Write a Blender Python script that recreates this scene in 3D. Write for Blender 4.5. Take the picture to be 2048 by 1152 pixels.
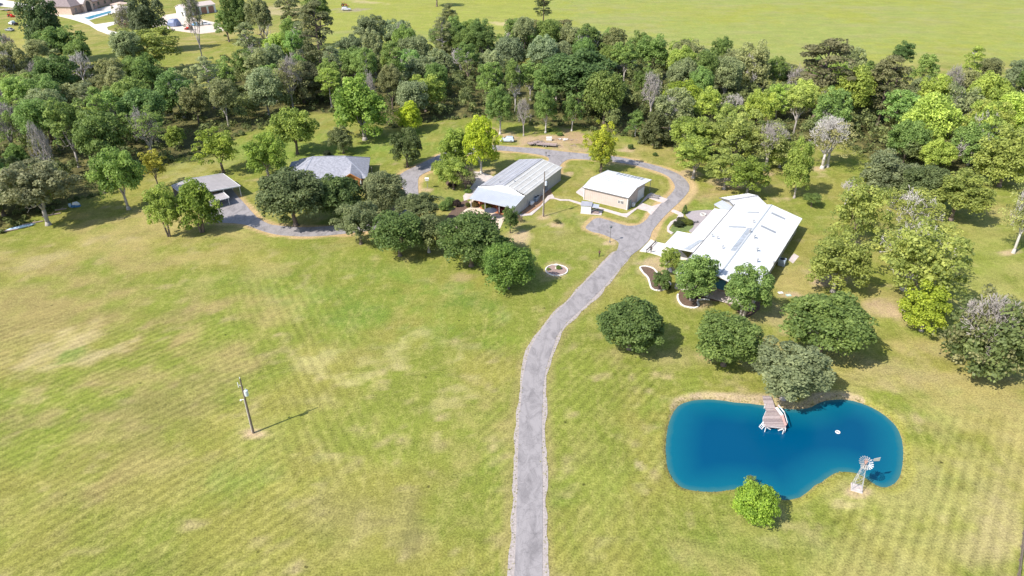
import bpy, bmesh, math, random
import numpy as np
from mathutils import Vector, Matrix
from mathutils.geometry import tessellate_polygon

for o in list(bpy.data.objects): bpy.data.objects.remove(o)
S = bpy.context.scene
COL = S.collection
R = math.radians

# ------------------------------------------------------------ camera, world, sun, exposure
F, CH, PT = 1384.0, 75.0, R(30.5)
CP, SP = math.cos(PT), math.sin(PT)
cd = bpy.data.cameras.new('camera'); cam = bpy.data.objects.new('camera', cd); COL.objects.link(cam)
cd.sensor_fit = 'HORIZONTAL'; cd.sensor_width = 36.0; cd.lens = 36.0 * F / 2048.0
cd.clip_start = 0.5; cd.clip_end = 20000
cam.location = (0, 0, CH); cam.rotation_euler = (R(90) - PT, 0, 0)
S.camera = cam
SUN_EL = R(46.0); SUN_DIR = Vector((-0.817 * math.cos(SUN_EL), -0.577 * math.cos(SUN_EL), math.sin(SUN_EL)))
w = bpy.data.worlds.new('World'); S.world = w; w.use_nodes = True
nt = w.node_tree; bg = nt.nodes['Background']
sky = nt.nodes.new('ShaderNodeTexSky'); sky.sky_type = 'NISHITA'; sky.sun_disc = False
sky.sun_elevation = SUN_EL; sky.sun_rotation = math.atan2(SUN_DIR.x, SUN_DIR.y)
nt.links.new(sky.outputs['Color'], bg.inputs['Color']); bg.inputs['Strength'].default_value = 0.15
sl = bpy.data.lights.new('sun', 'SUN'); sl.energy = 4.6; sl.angle = R(0.5); sl.color = (1.0, 0.955, 0.88)
sun = bpy.data.objects.new('sun', sl); COL.objects.link(sun)
sun.rotation_euler = SUN_DIR.to_track_quat('Z', 'Y').to_euler(); sun.location = (-80, -40, 150)
S.view_settings.view_transform = 'Standard'; S.view_settings.look = 'None'
S.view_settings.exposure = 0.64; S.view_settings.gamma = 1.0; S.view_settings.use_curve_mapping = False

# ------------------------------------------------------------ where a photo point stands on the ground
def G(u, v, z=0.0):
    x = (u - 1024) / F; y = (576 - v) / F
    t = (z - CH) / (-SP + y * CP)
    return (x * t, (CP + y * SP) * t)
def proj(X, Y, Z=0.0):
    dz = Z - CH; d = Y * CP - dz * SP; up = Y * SP + dz * CP
    return 1024 + F * X / d, 576 - F * up / d
def zat(X, Y, v):
    k = (576 - v) / F
    return CH + Y * (k * CP - SP) / (CP + k * SP)
def depth(X, Y, Z=0.0): return Y * CP - (Z - CH) * SP

# ------------------------------------------------------------ value noise
def _h(ix, iy, s):
    n = (ix * 374761393 + iy * 668265263 + s * 974711) & 0x7fffffff
    n = ((n ^ (n >> 13)) * 1274126177) & 0x7fffffff
    return ((n ^ (n >> 16)) & 0xffff) / 65535.0
def vn(x, y, sc, s=0, octv=4):
    x = np.asarray(x, float) / sc + 1000.37; y = np.asarray(y, float) / sc + 1000.91
    out = 0; a = 0.5; tot = 0
    for o in range(octv):
        ix = np.floor(x).astype(np.int64); iy = np.floor(y).astype(np.int64)
        fx = x - ix; fy = y - iy; fx = fx * fx * (3 - 2 * fx); fy = fy * fy * (3 - 2 * fy)
        v = (_h(ix, iy, s) * (1 - fx) + _h(ix + 1, iy, s) * fx) * (1 - fy) + (_h(ix, iy + 1, s) * (1 - fx) + _h(ix + 1, iy + 1, s) * fx) * fy
        out = out + a * v; tot += a; a *= .5; x = x * 2.03 + 17; y = y * 2.03 + 5
    return out / tot

# ------------------------------------------------------------ materials
MATS = {}
def nm(name):
    m = bpy.data.materials.new(name); m.use_nodes = True
    n = m.node_tree; b = n.nodes['Principled BSDF']; return m, n, b
def mat(name, col=(.5, .5, .5), rough=.7, ns=1.0, amt=.2, bump=0.0, metal=0.0, col2=None, stretch=(1, 1, 1), spec=.3, bs=None, coord='Object', detail=6):
    if name in MATS: return MATS[name]
    m, n, b = nm(name)
    tc = n.nodes.new('ShaderNodeTexCoord'); mp = n.nodes.new('ShaderNodeMapping'); mp.inputs['Scale'].default_value = stretch
    nz = n.nodes.new('ShaderNodeTexNoise'); nz.inputs['Scale'].default_value = ns; nz.inputs['Detail'].default_value = detail; nz.inputs['Roughness'].default_value = .65
    n.links.new(tc.outputs[coord], mp.inputs[0]); n.links.new(mp.outputs[0], nz.inputs['Vector'])
    rp = n.nodes.new('ShaderNodeValToRGB'); rp.color_ramp.elements[0].position = .3; rp.color_ramp.elements[1].position = .7
    c2 = col2 or tuple(min(1, c * (1 + amt)) for c in col)
    c1 = tuple(c * (1 - amt) for c in col) if col2 is None else col
    rp.color_ramp.elements[0].color = (*c1, 1); rp.color_ramp.elements[1].color = (*c2, 1)
    n.links.new(nz.outputs['Fac'], rp.inputs[0]); n.links.new(rp.outputs[0], b.inputs['Base Color'])
    b.inputs['Roughness'].default_value = rough; b.inputs['Metallic'].default_value = metal
    b.inputs['Specular IOR Level'].default_value = spec
    if bump:
        bp = n.nodes.new('ShaderNodeBump'); bp.inputs['Strength'].default_value = bump; bp.inputs['Distance'].default_value = .05
        if bs:
            nz2 = n.nodes.new('ShaderNodeTexNoise'); nz2.inputs['Scale'].default_value = bs; nz2.inputs['Detail'].default_value = 4
            n.links.new(tc.outputs[coord], nz2.inputs['Vector']); n.links.new(nz2.outputs['Fac'], bp.inputs['Height'])
        else: n.links.new(nz.outputs['Fac'], bp.inputs['Height'])
        n.links.new(bp.outputs[0], b.inputs['Normal'])
    MATS[name] = m; return m

def leaf_mat():
    m, n, b = nm('foliage')
    oi = n.nodes.new('ShaderNodeObjectInfo'); at = n.nodes.new('ShaderNodeAttribute'); at.attribute_name = 'v'
    hs = n.nodes.new('ShaderNodeHueSaturation')
    mr = n.nodes.new('ShaderNodeMapRange'); mr.inputs['To Min'].default_value = .55; mr.inputs['To Max'].default_value = 1.6
    mh = n.nodes.new('ShaderNodeMapRange'); mh.inputs['To Min'].default_value = .515; mh.inputs['To Max'].default_value = .482
    n.links.new(at.outputs['Fac'], mr.inputs[0]); n.links.new(at.outputs['Fac'], mh.inputs[0])
    n.links.new(mr.outputs[0], hs.inputs['Value']); n.links.new(mh.outputs[0], hs.inputs['Hue'])
    n.links.new(oi.outputs['Color'], hs.inputs['Color'])
    b.inputs['Roughness'].default_value = .55; b.inputs['Specular IOR Level'].default_value = .25
    n.links.new(hs.outputs[0], b.inputs['Base Color'])
    tr = n.nodes.new('ShaderNodeBsdfTranslucent'); n.links.new(hs.outputs[0], tr.inputs['Color'])
    mx = n.nodes.new('ShaderNodeMixShader'); mx.inputs[0].default_value = .5
    n.links.new(b.outputs[0], mx.inputs[1]); n.links.new(tr.outputs[0], mx.inputs[2])
    n.links.new(mx.outputs[0], n.nodes['Material Output'].inputs['Surface'])
    return m
LEAF = leaf_mat()
def bark_mat():
    m, n, b = nm('bark')
    oi = n.nodes.new('ShaderNodeObjectInfo'); tc = n.nodes.new('ShaderNodeTexCoord')
    mp = n.nodes.new('ShaderNodeMapping'); mp.inputs['Scale'].default_value = (14, 14, 5)
    nz = n.nodes.new('ShaderNodeTexNoise'); nz.inputs['Scale'].default_value = 2
    n.links.new(tc.outputs['Object'], mp.inputs[0]); n.links.new(mp.outputs[0], nz.inputs['Vector'])
    mr = n.nodes.new('ShaderNodeMapRange'); mr.inputs['To Min'].default_value = .6; mr.inputs['To Max'].default_value = 1.3
    n.links.new(nz.outputs['Fac'], mr.inputs[0])
    hs = n.nodes.new('ShaderNodeHueSaturation'); n.links.new(oi.outputs['Color'], hs.inputs['Color']); n.links.new(mr.outputs[0], hs.inputs['Value'])
    n.links.new(hs.outputs[0], b.inputs['Base Color']); b.inputs['Roughness'].default_value = .9
    return m
BARK = bark_mat()

# ------------------------------------------------------------ object helpers
def tag(o, label=None, cat=None, group=None, kind=None):
    if label: o['label'] = label
    if cat: o['category'] = cat
    if group: o['group'] = group
    if kind: o['kind'] = kind
    return o
def empty(name, loc=(0, 0, 0), rz=0, label=None, cat=None, group=None):
    o = bpy.data.objects.new(name, None); COL.objects.link(o); o.location = loc; o.rotation_euler = (0, 0, rz)
    o.empty_display_size = .5
    return tag(o, label, cat, group)
def link(name, me, parent=None):
    o = bpy.data.objects.new(name, me); COL.objects.link(o)
    if parent: o.parent = parent
    return o
class MB:
    """collects pieces of one part"""
    def __init__(s): s.v = []; s.f = []
    def add(s, vs, fs):
        k = len(s.v); s.v += [tuple(p) for p in vs]; s.f += [tuple(i + k for i in f) for f in fs]; return s
    def box(s, x0, x1, y0, y1, z0, z1):
        vs = [(x0, y0, z0), (x1, y0, z0), (x1, y1, z0), (x0, y1, z0), (x0, y0, z1), (x1, y0, z1), (x1, y1, z1), (x0, y1, z1)]
        return s.add(vs, [(3, 2, 1, 0), (4, 5, 6, 7), (0, 1, 5, 4), (1, 2, 6, 5), (2, 3, 7, 6), (3, 0, 4, 7)])
    def slab(s, pts, t):
        """polygon (3-D points) with thickness t downwards"""
        n = len(pts); vs = list(pts) + [(p[0], p[1], p[2] - t) for p in pts]
        fs = [tuple(range(n)), tuple(range(2 * n - 1, n - 1, -1))] + [(i, n + i, n + (i + 1) % n, (i + 1) % n) for i in range(n)]
        return s.add(vs, fs)
    def prism(s, prof, axis, a, b):
        """2-D profile pushed along an axis; prof in the other two axes"""
        n = len(prof)
        def P(p, t): return {'x': (t, p[0], p[1]), 'y': (p[0], t, p[1]), 'z': (p[0], p[1], t)}[axis]
        vs = [P(p, a) for p in prof] + [P(p, b) for p in prof]
        return s.add(vs, [tuple(range(n)), tuple(range(2 * n - 1, n - 1, -1))] + [(i, n + i, n + (i + 1) % n, (i + 1) % n) for i in range(n)])
    def beam(s, p, q, wd=.1, h=None, up=(0, 0, 1)):
        h = h or wd; p = Vector(p); q = Vector(q); d = (q - p)
        if d.length < 1e-6: return s
        d.normalize(); u = Vector(up)
        if abs(d.dot(u)) > .98: u = Vector((1, 0, 0))
        a = d.cross(u).normalized() * wd / 2; c = a.normalized().cross(d).normalized() * h / 2
        vs = [p - a - c, p + a - c, p + a + c, p - a + c, q - a - c, q + a - c, q + a + c, q - a + c]
        return s.add(vs, [(3, 2, 1, 0), (4, 5, 6, 7), (0, 1, 5, 4), (1, 2, 6, 5), (2, 3, 7, 6), (3, 0, 4, 7)])
    def tube(s, p, q, r0, r1=None, n=8):
        r1 = r0 if r1 is None else r1; p = Vector(p); q = Vector(q); d = (q - p).normalized()
        u = Vector((0, 0, 1)) if abs(d.z) < .9 else Vector((1, 0, 0)); a = d.cross(u).normalized(); b = d.cross(a)
        vs = []
        for c, r in ((p, r0), (q, r1)):
            for i in range(n):
                t = 2 * math.pi * i / n; vs.append(c + (a * math.cos(t) + b * math.sin(t)) * r)
        return s.add(vs, [(i, (i + 1) % n, n + (i + 1) % n, n + i) for i in range(n)] + [tuple(range(n - 1, -1, -1)), tuple(range(n, 2 * n))])
    def lathe(s, prof, c=(0, 0, 0), n=16):
        k = len(prof); vs = []
        for r, z in prof:
            for i in range(n):
                t = 2 * math.pi * i / n; vs.append((c[0] + r * math.cos(t), c[1] + r * math.sin(t), c[2] + z))
        fs = [(j * n + i, j * n + (i + 1) % n, (j + 1) * n + (i + 1) % n, (j + 1) * n + i) for j in range(k - 1) for i in range(n)]
        return s.add(vs, fs + [tuple(range(n - 1, -1, -1)), tuple(range((k - 1) * n, k * n))])
    def build(s, name, m, parent=None, smooth=False, bevel=0):
        me = bpy.data.meshes.new(name); me.from_pydata(s.v, [], s.f); me.materials.append(m)
        bm = bmesh.new(); bm.from_mesh(me); bmesh.ops.recalc_face_normals(bm, faces=bm.faces[:]); bm.to_mesh(me); bm.free()
        if smooth: me.shade_smooth()
        o = link(name, me, parent)
        if bevel:
            bv = o.modifiers.new('bevel', 'BEVEL'); bv.width = bevel; bv.segments = 2; bv.limit_method = 'ANGLE'
        return o
def np_mesh(name, V, Fq, m, attr=None):
    """V (n,3), Fq (k,4) quads"""
    me = bpy.data.meshes.new(name); n = len(V); k = len(Fq)
    me.vertices.add(n); me.vertices.foreach_set('co', np.ascontiguousarray(V, dtype=np.float32).ravel())
    me.loops.add(k * 4); me.loops.foreach_set('vertex_index', np.ascontiguousarray(Fq, dtype=np.int32).ravel())
    me.polygons.add(k); me.polygons.foreach_set('loop_start', np.arange(k, dtype=np.int32) * 4)
    me.polygons.foreach_set('loop_total', np.full(k, 4, dtype=np.int32))
    me.update(calc_edges=True); me.materials.append(m)
    for nme, val in (attr or {}).items():
        if val.ndim == 1:
            a = me.attributes.new(nme, 'FLOAT', 'POINT'); a.data.foreach_set('value', np.ascontiguousarray(val, dtype=np.float32))
        else:
            a = me.attributes.new(nme, 'FLOAT_COLOR', 'POINT')
            c = np.ones((n, 4), np.float32); c[:, :3] = val; a.data.foreach_set('color', c.ravel())
    return me

# 2-D tests
def in_poly(x, y, P):
    x = np.asarray(x, float); y = np.asarray(y, float); r = np.zeros(x.shape, bool); n = len(P)
    for i in range(n):
        x0, y0 = P[i]; x1, y1 = P[(i + 1) % n]
        if y0 == y1: continue
        c = ((y0 > y) != (y1 > y)) & (x < (x1 - x0) * (y - y0) / (y1 - y0) + x0); r ^= c
    return r
def seg_dist(x, y, P, closed=True):
    d = np.full(np.shape(x), 1e9); n = len(P)
    for i in range(n if closed else n - 1):
        ax, ay = P[i]; bx, by = P[(i + 1) % n]; vx, vy = bx - ax, by - ay; L = vx * vx + vy * vy + 1e-9
        t = np.clip(((x - ax) * vx + (y - ay) * vy) / L, 0, 1); d = np.minimum(d, np.hypot(x - ax - t * vx, y - ay - t * vy))
    return d
def sdist(x, y, P):
    d = seg_dist(x, y, P); return np.where(in_poly(x, y, P), -d, d)
def GP(L, z=0.0): return [G(u, v, z) for u, v in L]
def smooth_loop(P, k=4, closed=True):
    n = len(P); out = []
    rng = range(n) if closed else range(n - 1)
    for i in rng:
        p0, p1, p2, p3 = (P[(i - 1) % n], P[i], P[(i + 1) % n], P[(i + 2) % n]) if closed else (P[max(i - 1, 0)], P[i], P[i + 1], P[min(i + 2, n - 1)])
        for j in range(k):
            t = j / k
            out.append(tuple(.5 * (2 * p1[a] + (p2[a] - p0[a]) * t + (2 * p0[a] - 5 * p1[a] + 4 * p2[a] - p3[a]) * t * t + (3 * p1[a] - p0[a] - 3 * p2[a] + p3[a]) * t ** 3) for a in (0, 1)))
    if not closed: out.append(P[-1])
    return out
def densify(P, step):
    out = []; n = len(P)
    for i in range(n):
        a, b = P[i], P[(i + 1) % n]; L = math.dist(a, b); k = max(1, int(L / step))
        for j in range(k): out.append((a[0] + (b[0] - a[0]) * j / k, a[1] + (b[1] - a[1]) * j / k))
    return out
def jag(P, amp, sc=.5, seed=3):
    a = np.array(P); nx = vn(a[:, 0], a[:, 1], sc, seed, 2) - .5; ny = vn(a[:, 0], a[:, 1], sc, seed + 9, 2) - .5
    return [(p[0] + 2 * amp * nx[i], p[1] + 2 * amp * ny[i]) for i, p in enumerate(P)]
def sheet(name, P, z, m, label=None, cat=None, parent=None, kind='structure', skirt=None):
    """flat polygon at height z with small side walls down to the ground"""
    tri = tessellate_polygon([[Vector((x, y, 0)) for x, y in P]])
    n = len(P); vs = [(x, y, z) for x, y in P] + [(x, y, -.02 if skirt is None else z - skirt) for x, y in P]
    fs = []
    for t in tri:
        a, b, c = (vs[i] for i in t)
        cr = (b[0] - a[0]) * (c[1] - a[1]) - (b[1] - a[1]) * (c[0] - a[0])
        fs.append(tuple(t) if cr > 0 else tuple(reversed(t)))
    fs += [(i, n + i, n + (i + 1) % n, (i + 1) % n) for i in range(n)]
    me = bpy.data.meshes.new(name); me.from_pydata(vs, [], fs); me.materials.append(m)
    o = link(name, me, parent)
    if kind: o['kind'] = kind
    return tag(o, label, cat)

# ------------------------------------------------------------ outlines read from the photograph, laid on the ground
POND = smooth_loop(GP([(1354.7,814),(1376,803.6),(1400,799.6),(1431,799.6),(1470,805),(1513,809),(1561,816.6),(1592,818.8),(1619,815.7),(1637,806.6),(1658,800.5),(1689,799.6),(1719,805.7),(1750,818.8),(1774,835),(1792,853.7),(1803,878),(1806,908),(1803,939),(1795,960),(1780,972),(1762,973.7),(1743.6,964.6),(1725,951),(1704,944),(1677,944),(1658.5,952.4),(1643,964.6),(1631,969),(1619,980),(1601,993.5),(1579.5,999),(1561,998),(1531,984),(1494.5,978),(1464,979),(1427.6,983.7),(1391,981),(1365,975),(1345.6,957),(1335,932.7),(1332,902),(1333.4,872),(1339.5,841.5)], -.35), 3)
ROAD_PX = [(1018,1290),(1028.5,1152),(1034.5,968),(1038,850),(1042,800),(1047,750),(1060,700),(1082,663),(1110,628),(1139,600),(1160,576),(1197,538),(1222,513),(1231,503),(1236,495),(1236,484),(1220,475),(1202,468),(1184,463.5),(1171,456),(1178,447),(1189,438),(1204,437),(1239,448),(1259,452),(1279,449),(1294,438),(1301,428),(1324,405.5),(1346,383),(1349,370),(1336,353),(1311,342),(1274,332),(1236,325),(1184,320),(1144,318),(1129,323),(1119,333),(1112,352),(1082,340),(1098,320),(1089,312),(1061,307),(1024,303),(990,301),(955,305),(920,315),(887,330),(859,342),(839,353),(836,370),(837,388),(835,400),(822,415),(800,430),(775,446),(745,460),(697,467),(624,473),(562,470.5),(527,463),(498,452),(472,447),(452,446),(419,442),(397,420),(400,397),(452,374),(476.5,393.6),(503.6,424),(517.5,437),(538,448),(562,452),(612,455),(697,450),(730,446),(752,440),(780,425),(800,410),(807,387),(803,368),(799,350),(837,330),(872,313),(880,309),(910,298),(950,291),(990,291),(1024,294),(1074,297),(1124,303),(1184,309),(1236,314),(1286,325),(1324,335),(1356,348),(1374,363),(1379,378),(1367,396),(1344,418),(1324,438),(1306,460),(1301,473),(1296,483),(1279,499),(1264,510),(1238,538),(1205,576),(1182,600),(1152,628),(1119,663),(1104,700),(1089,750),(1085,800),(1083.5,850),(1084.8,968),(1084.8,1152),(1084,1290)]
ROAD = smooth_loop(GP(ROAD_PX), 3)
FOREST_PX = [(-150,145),(-80,148),(60,158),(200,150),(325,160),(345,215),(430,205),(455,135),(520,112),(620,112),(690,112),(760,108),(900,98),(1000,106),(1120,104),(1220,122),(1350,142),(1450,155),(1560,172),(1700,180),(1850,190),(2220,180),(2220,330),(1960,345),(1850,352),(1760,335),(1700,285),(1620,290),(1560,300),(1480,310),(1400,320),(1340,292),(1270,275),(1150,252),(1060,248),(960,232),(880,240),(790,255),(700,232),(640,222),(560,240),(500,262),(400,300),(330,330),(215,385),(130,405),(50,440),(0,465),(-150,520)]
FOREST = GP(FOREST_PX)

# ------------------------------------------------------------ ground sheet with the pond basin pressed into it
def lines(*segs):
    out = [segs[0][0]]
    for a, b, st in segs:
        n = max(1, round((b - a) / st)); out += [a + (b - a) * (i + 1) / n for i in range(n)]
    return np.array(out)
gx = lines((-12000, -4000, 4000), (-4000, -1000, 1000), (-1000, -400, 60), (-400, -110, 2.6), (-110, 18, 1.1), (18, 72, .6), (72, 110, 1.1), (110, 400, 2.6), (400, 1000, 60), (1000, 4000, 1000), (4000, 12000, 4000))
gy = lines((-3000, 0, 600), (0, 44, 11), (44, 62, 1.0), (62, 101, .6), (101, 215, 1.1), (215, 320, 1.8), (320, 560, 2.4), (560, 900, 34), (900, 3000, 420), (3000, 14000, 2750))
X, Y = np.meshgrid(gx, gy); X = X.ravel(); Y = Y.ravel()
near = (np.abs(X) < 130) & (Y > 40) & (Y < 230)
sdp = np.full(X.shape, 99.); pn = (X > 10) & (X < 80) & (Y > 55) & (Y < 110); sdp[pn] = sdist(X[pn], Y[pn], POND)
sdr = np.full(X.shape, 99.); sdr[near] = sdist(X[near], Y[near], ROAD)
Z = np.where(sdp > 0, np.clip(-.35 + .30 * sdp, -2, 0), np.clip(-.35 + .45 * sdp, -1.8, 0))
U, V = proj(X, np.maximum(Y, 30), 0 * X)
n1 = vn(X, Y, 14, 1); n2 = vn(X, Y, 5, 2); n3 = vn(X, Y, 38, 3, 3); n4 = vn(X, Y, 2.2, 4, 2); n5 = vn(X + .3 * Y, Y, 60, 5, 3)
def mixc(c, d, t): t = np.clip(t, 0, 1)[:, None]; return c * (1 - t) + np.array(d) * t
GREEN = (.188, .210, .040); LUSH = (.146, .212, .036); OLIVE = (.238, .222, .056); DRY = (.335, .272, .110); PALE = (.44, .36, .20); DIRT = (.40, .28, .17); YEL = (.27, .28, .05)
C = np.tile(np.array(GREEN), (len(X), 1))
C = mixc(C, OLIVE, (n1 - .42) * 4)
C = mixc(C, DRY, (n2 * .5 + n3 * .5 - .50) * 5.5 * .9)
C = mixc(C, (.155, .205, .030), (vn(X, Y, 9, 21) * .6 + n4 * .4 - .55) * 5 * .7)
C = mixc(C, (.36, .29, .15), (vn(X, Y, 3.2, 22) * .6 + n4 * .4 - .60) * 7 * .7)
def ell(u, v, a, b, rot=0, soft=.5, namp=.9):
    c, s = math.cos(R(rot)), math.sin(R(rot)); dx = U - u; dy = V - v
    q = np.hypot((dx * c + dy * s) / a, (-dx * s + dy * c) / b)
    return np.clip((1 + (n2 - .5) * namp * 2 + (n4 - .5) * namp - q) / soft, 0, 1)
# left field: browner to the left and at the bottom, green in the middle
C = mixc(C, (.275, .215, .090), ell(120, 620, 330, 170, 0, 1.1) * .85)
C = mixc(C, (.30, .215, .11), ell(360, 640, 190, 40, -14, 1.0, 1.4) * .5)
C = mixc(C, (.25, .17, .09), ell(180, 980, 150, 26, -24, 1.0, 1.6) * .6)
C = mixc(C, (.30, .215, .11), ell(420, 900, 120, 24, -20, 1.0, 1.6) * .5)
C = mixc(C, (.30, .22, .12), ell(60, 850, 120, 22, -24, 1.0, 1.6) * .5)
C = mixc(C, (.285, .235, .090), ell(250, 960, 380, 110, -15, 1.1) * .55)
C = mixc(C, (.235, .195, .080), ell(330, 810, 260, 60, -22, .9) * .55)
C = mixc(C, (.25, .215, .090), ell(700, 1010, 190, 120, 20, .9) * .5)
C = mixc(C, (.165, .135, .075), ell(820, 1080, 45, 110, 4, .8) * .45)
C = mixc(C, LUSH, ell(740, 620, 210, 75, 10, 1.0) * .75)
C = mixc(C, LUSH, ell(820, 540, 230, 40, 5, 1.0) * .55)
C = mixc(C, LUSH, ell(960, 600, 110, 60, -30, 1.0) * .7)
C = mixc(C, LUSH, ell(460, 560, 130, 40, 0, 1.0) * .45)
C = mixc(C, (.27, .28, .07), ell(560, 900, 300, 90, -18, 1.1) * .5)
C = mixc(C, (.135, .20, .038), ell(480, 960, 160, 45, -20, .9) * .45)
C = mixc(C, PALE, ell(140, 700, 88, 34, -12, .9, 1.6) * .6)
C = mixc(C, LUSH, ell(150, 710, 40, 9, -18, .5, 1.3) * .8)
C = mixc(C, PALE, ell(215, 700, 45, 12, -22, .8, 1.6) * .5)
C = mixc(C, (.40, .35, .16), ell(830, 700, 46, 28, 15, .8, 2.4) * .6)
C = mixc(C, (.40, .35, .16), ell(690, 748, 60, 22, 8, .8, 2.4) * .6)
C = mixc(C, (.38, .33, .15), ell(910, 775, 34, 12, 10, .5, 1.6) * .6)
C = mixc(C, (.38, .33, .15), ell(870, 815, 32, 14, 0, .5, 1.6) * .5)
C = mixc(C, (.40, .33, .18), ell(680, 555, 40, 8, 0, .5, 1.5) * .5)
C = mixc(C, (.36, .27, .15), ell(935, 553, 34, 9, 0, .6, 1.2) * .7)
C = mixc(C, (.36, .29, .16), ell(130, 505, 120, 12, -18, .6, 1.2) * .6)
C = mixc(C, DRY, ell(500, 540, 260, 18, -4, .8, 1.4) * .4)
# right side lawn
C = mixc(C, (.31, .29, .105), ell(1850, 1000, 330, 230, 30, 1.0) * .75)
C = mixc(C, (.38, .30, .17), ell(1990, 1060, 60, 160, 12, .8) * .6)
C = mixc(C, (.33, .27, .13), ell(1350, 720, 120, 30, 0, .8) * .7)
C = mixc(C, (.35, .28, .14), ell(1830, 740, 110, 40, -10, .8) * .75)
C = mixc(C, (.36, .29, .16), ell(1560, 640, 130, 50, 10, .9) * .65)
C = mixc(C, (.22, .24, .055), ell(1200, 1050, 110, 160, 0, 1.0) * .6)
C = mixc(C, LUSH, ell(1480, 1100, 200, 50, 0, 1.1) * .35)
C = mixc(C, LUSH, ell(1280, 560, 60, 60, 0, .9) * .45)
C = mixc(C, LUSH, ell(1120, 470, 170, 40, 0, .9) * .25)
C = mixc(C, (.40, .31, .18), ell(1840, 860, 16, 40, -20, .6, 1.4) * .65)
C = mixc(C, (.40, .33, .17), ell(1690, 1010, 46, 10, 0, .6, 1.4) * .6)
C = mixc(C, (.42, .34, .20), ell(1280, 930, 14, 8, 40, .6, 1.4) * .7)
C = mixc(C, (.40, .33, .18), ell(1215, 1095, 20, 10, 30, .6, 1.4) * .6)
C = mixc(C, (.27, .29, .075), ell(1960, 560, 130, 130, 0, 1.0) * .6)
C = mixc(C, (.36, .26, .14), ell(1440, 385, 90, 24, -12, .7) * .75)
C = mixc(C, LUSH, ell(1430, 410, 70, 22, -20, .7) * .6)
C = mixc(C, LUSH, ell(900, 395, 90, 30, 0, .8) * .6)
C = mixc(C, (.15, .24, .045), ell(640, 300, 300, 45, -6, .8) * .55)
C = mixc(C, (.34, .30, .13), ell(400, 340, 60, 26, -22, .8) * .75)
C = mixc(C, (.16, .23, .045), ell(1180, 268, 120, 16, 6, .8) * .6)
C = mixc(C, (.44, .31, .22), ell(1085, 282, 90, 15, 6, .35, .7) * .95)
C = mixc(C, (.40, .27, .18), ell(1150, 275, 34, 16, 6, .4, .9) * .9)
C = mixc(C, (.42, .30, .19), ell(985, 262, 30, 10, 0, .5, .9) * .7)
# wood floor and margins
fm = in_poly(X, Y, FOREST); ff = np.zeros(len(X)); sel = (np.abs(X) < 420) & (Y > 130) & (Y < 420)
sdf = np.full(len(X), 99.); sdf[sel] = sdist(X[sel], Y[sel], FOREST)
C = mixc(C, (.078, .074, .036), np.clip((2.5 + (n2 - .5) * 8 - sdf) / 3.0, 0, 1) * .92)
# far meadows
far = np.clip((Y - 330) / 20, 0, 1) * ((U > 640) | (V < 0))
C = mixc(C, (.25, .28, .075), far); C = mixc(C, (.29, .27, .12), far * np.clip((vn(X, Y * 2.6, 30, 31) - .45) * 4, 0, 1) * .6)
C = mixc(C, (.27, .28, .045), far * np.clip((n3 * .6 + n2 * .4 - .47) * 5, 0, 1) * .75)
C = mixc(C, YEL, np.clip((1095 - U) / 20, 0, 1) * (V < 60) * far * .6)
C = mixc(C, YEL, ell(1380, 25, 250, 22, 5, .8) * .6); C = mixc(C, YEL, ell(1950, 60, 110, 40, 0, .8) * .5)
C = mixc(C, PALE, ell(1012, 46, 32, 6, 0, .4) * .9); C = mixc(C, PALE, ell(735, 5, 45, 3, 5, .5) * .8); C = mixc(C, (.30, .25, .18), ell(700, 20, 36, 4, 0, .5) * .9)
C = mixc(C, (.40, .32, .2), ell(570, 22, 60, 12, 0, .5) * .8); C = mixc(C, (.28, .28, .045), ell(60, 75, 70, 26, 0, .6) * .6)
C = mixc(C, (.34, .30, .10), ell(400, 130, 60, 34, 0, .7) * .6)
C = mixc(C, DRY, ell(60, 105, 70, 22, 0, .7) * .5)
# dirt along the roads and round the pond
dry_side = np.where(U < 1120, 1.0, 1.0) * (V < 480)
C = mixc(C, (.50, .34, .20), np.clip((1.5 + (n2 - .5) * 1.6 - sdr) / .6, 0, 1) * dry_side * .95)
C = mixc(C, (.50, .35, .21), np.clip((3.0 - sdr) / 1.2, 0, 1) * (U > 1350) * (V < 425) * (V > 350) * .85)
C = mixc(C, (.30, .24, .11), np.clip((1.9 + (n2 - .5) * 2 - sdr) / .8, 0, 1) * (V >= 480) * (U < 1400) * .6)
bank = np.clip((1.6 + (n2 - .5) * 2.4 - sdp) / .7, 0, 1)
C = mixc(C, (.30, .28, .06), bank * .6)
top = np.clip((870 - V) / 40, 0, 1) * ((U > 1340) & (U < 1730))
C = mixc(C, (.42, .32, .22), np.clip((2.9 * (1 - np.abs(U - 1540) / 420) + (n2 - .5) * 2 - sdp) / .8, 0, 1) * top)
C = mixc(C, (.14, .11, .07), np.clip((.55 + (n4 - .5) * .6 - sdp) / .3, 0, 1) * (U < 1420) * .8)
C = mixc(C, (.30, .22, .12), np.clip((.35 - sdp) / .2, 0, 1) * (U >= 1420) * .6)
BARE_SPOTS = [(507,868,26,10),(1087,434,14,6),(1219,486,14,5),(1716,985,26,12),(1113,541,32,17),(855,379,16,7),(1112,449,16,7),(2020,506,22,9),(1633,337,20,7),(1765,617,45,24),(1700,490,26,14),(1575,397,12,5),(967,347,26,8),(540,356,20,6),(1138,348,12,6),(1310,540,40,28),(1385,600,44,24),(1582,592,36,8),(1040,470,30,22),(820,478,40,10),(1250,300,20,4),(1460,365,60,12),(1380,350,30,10),(1530,350,20,6),(1650,560,30,20)]
for (u, v, a, b) in BARE_SPOTS: C = mixc(C, (.46, .33, .23), ell(u, v, a, b, 0, .45, .6) * .85)
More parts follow.
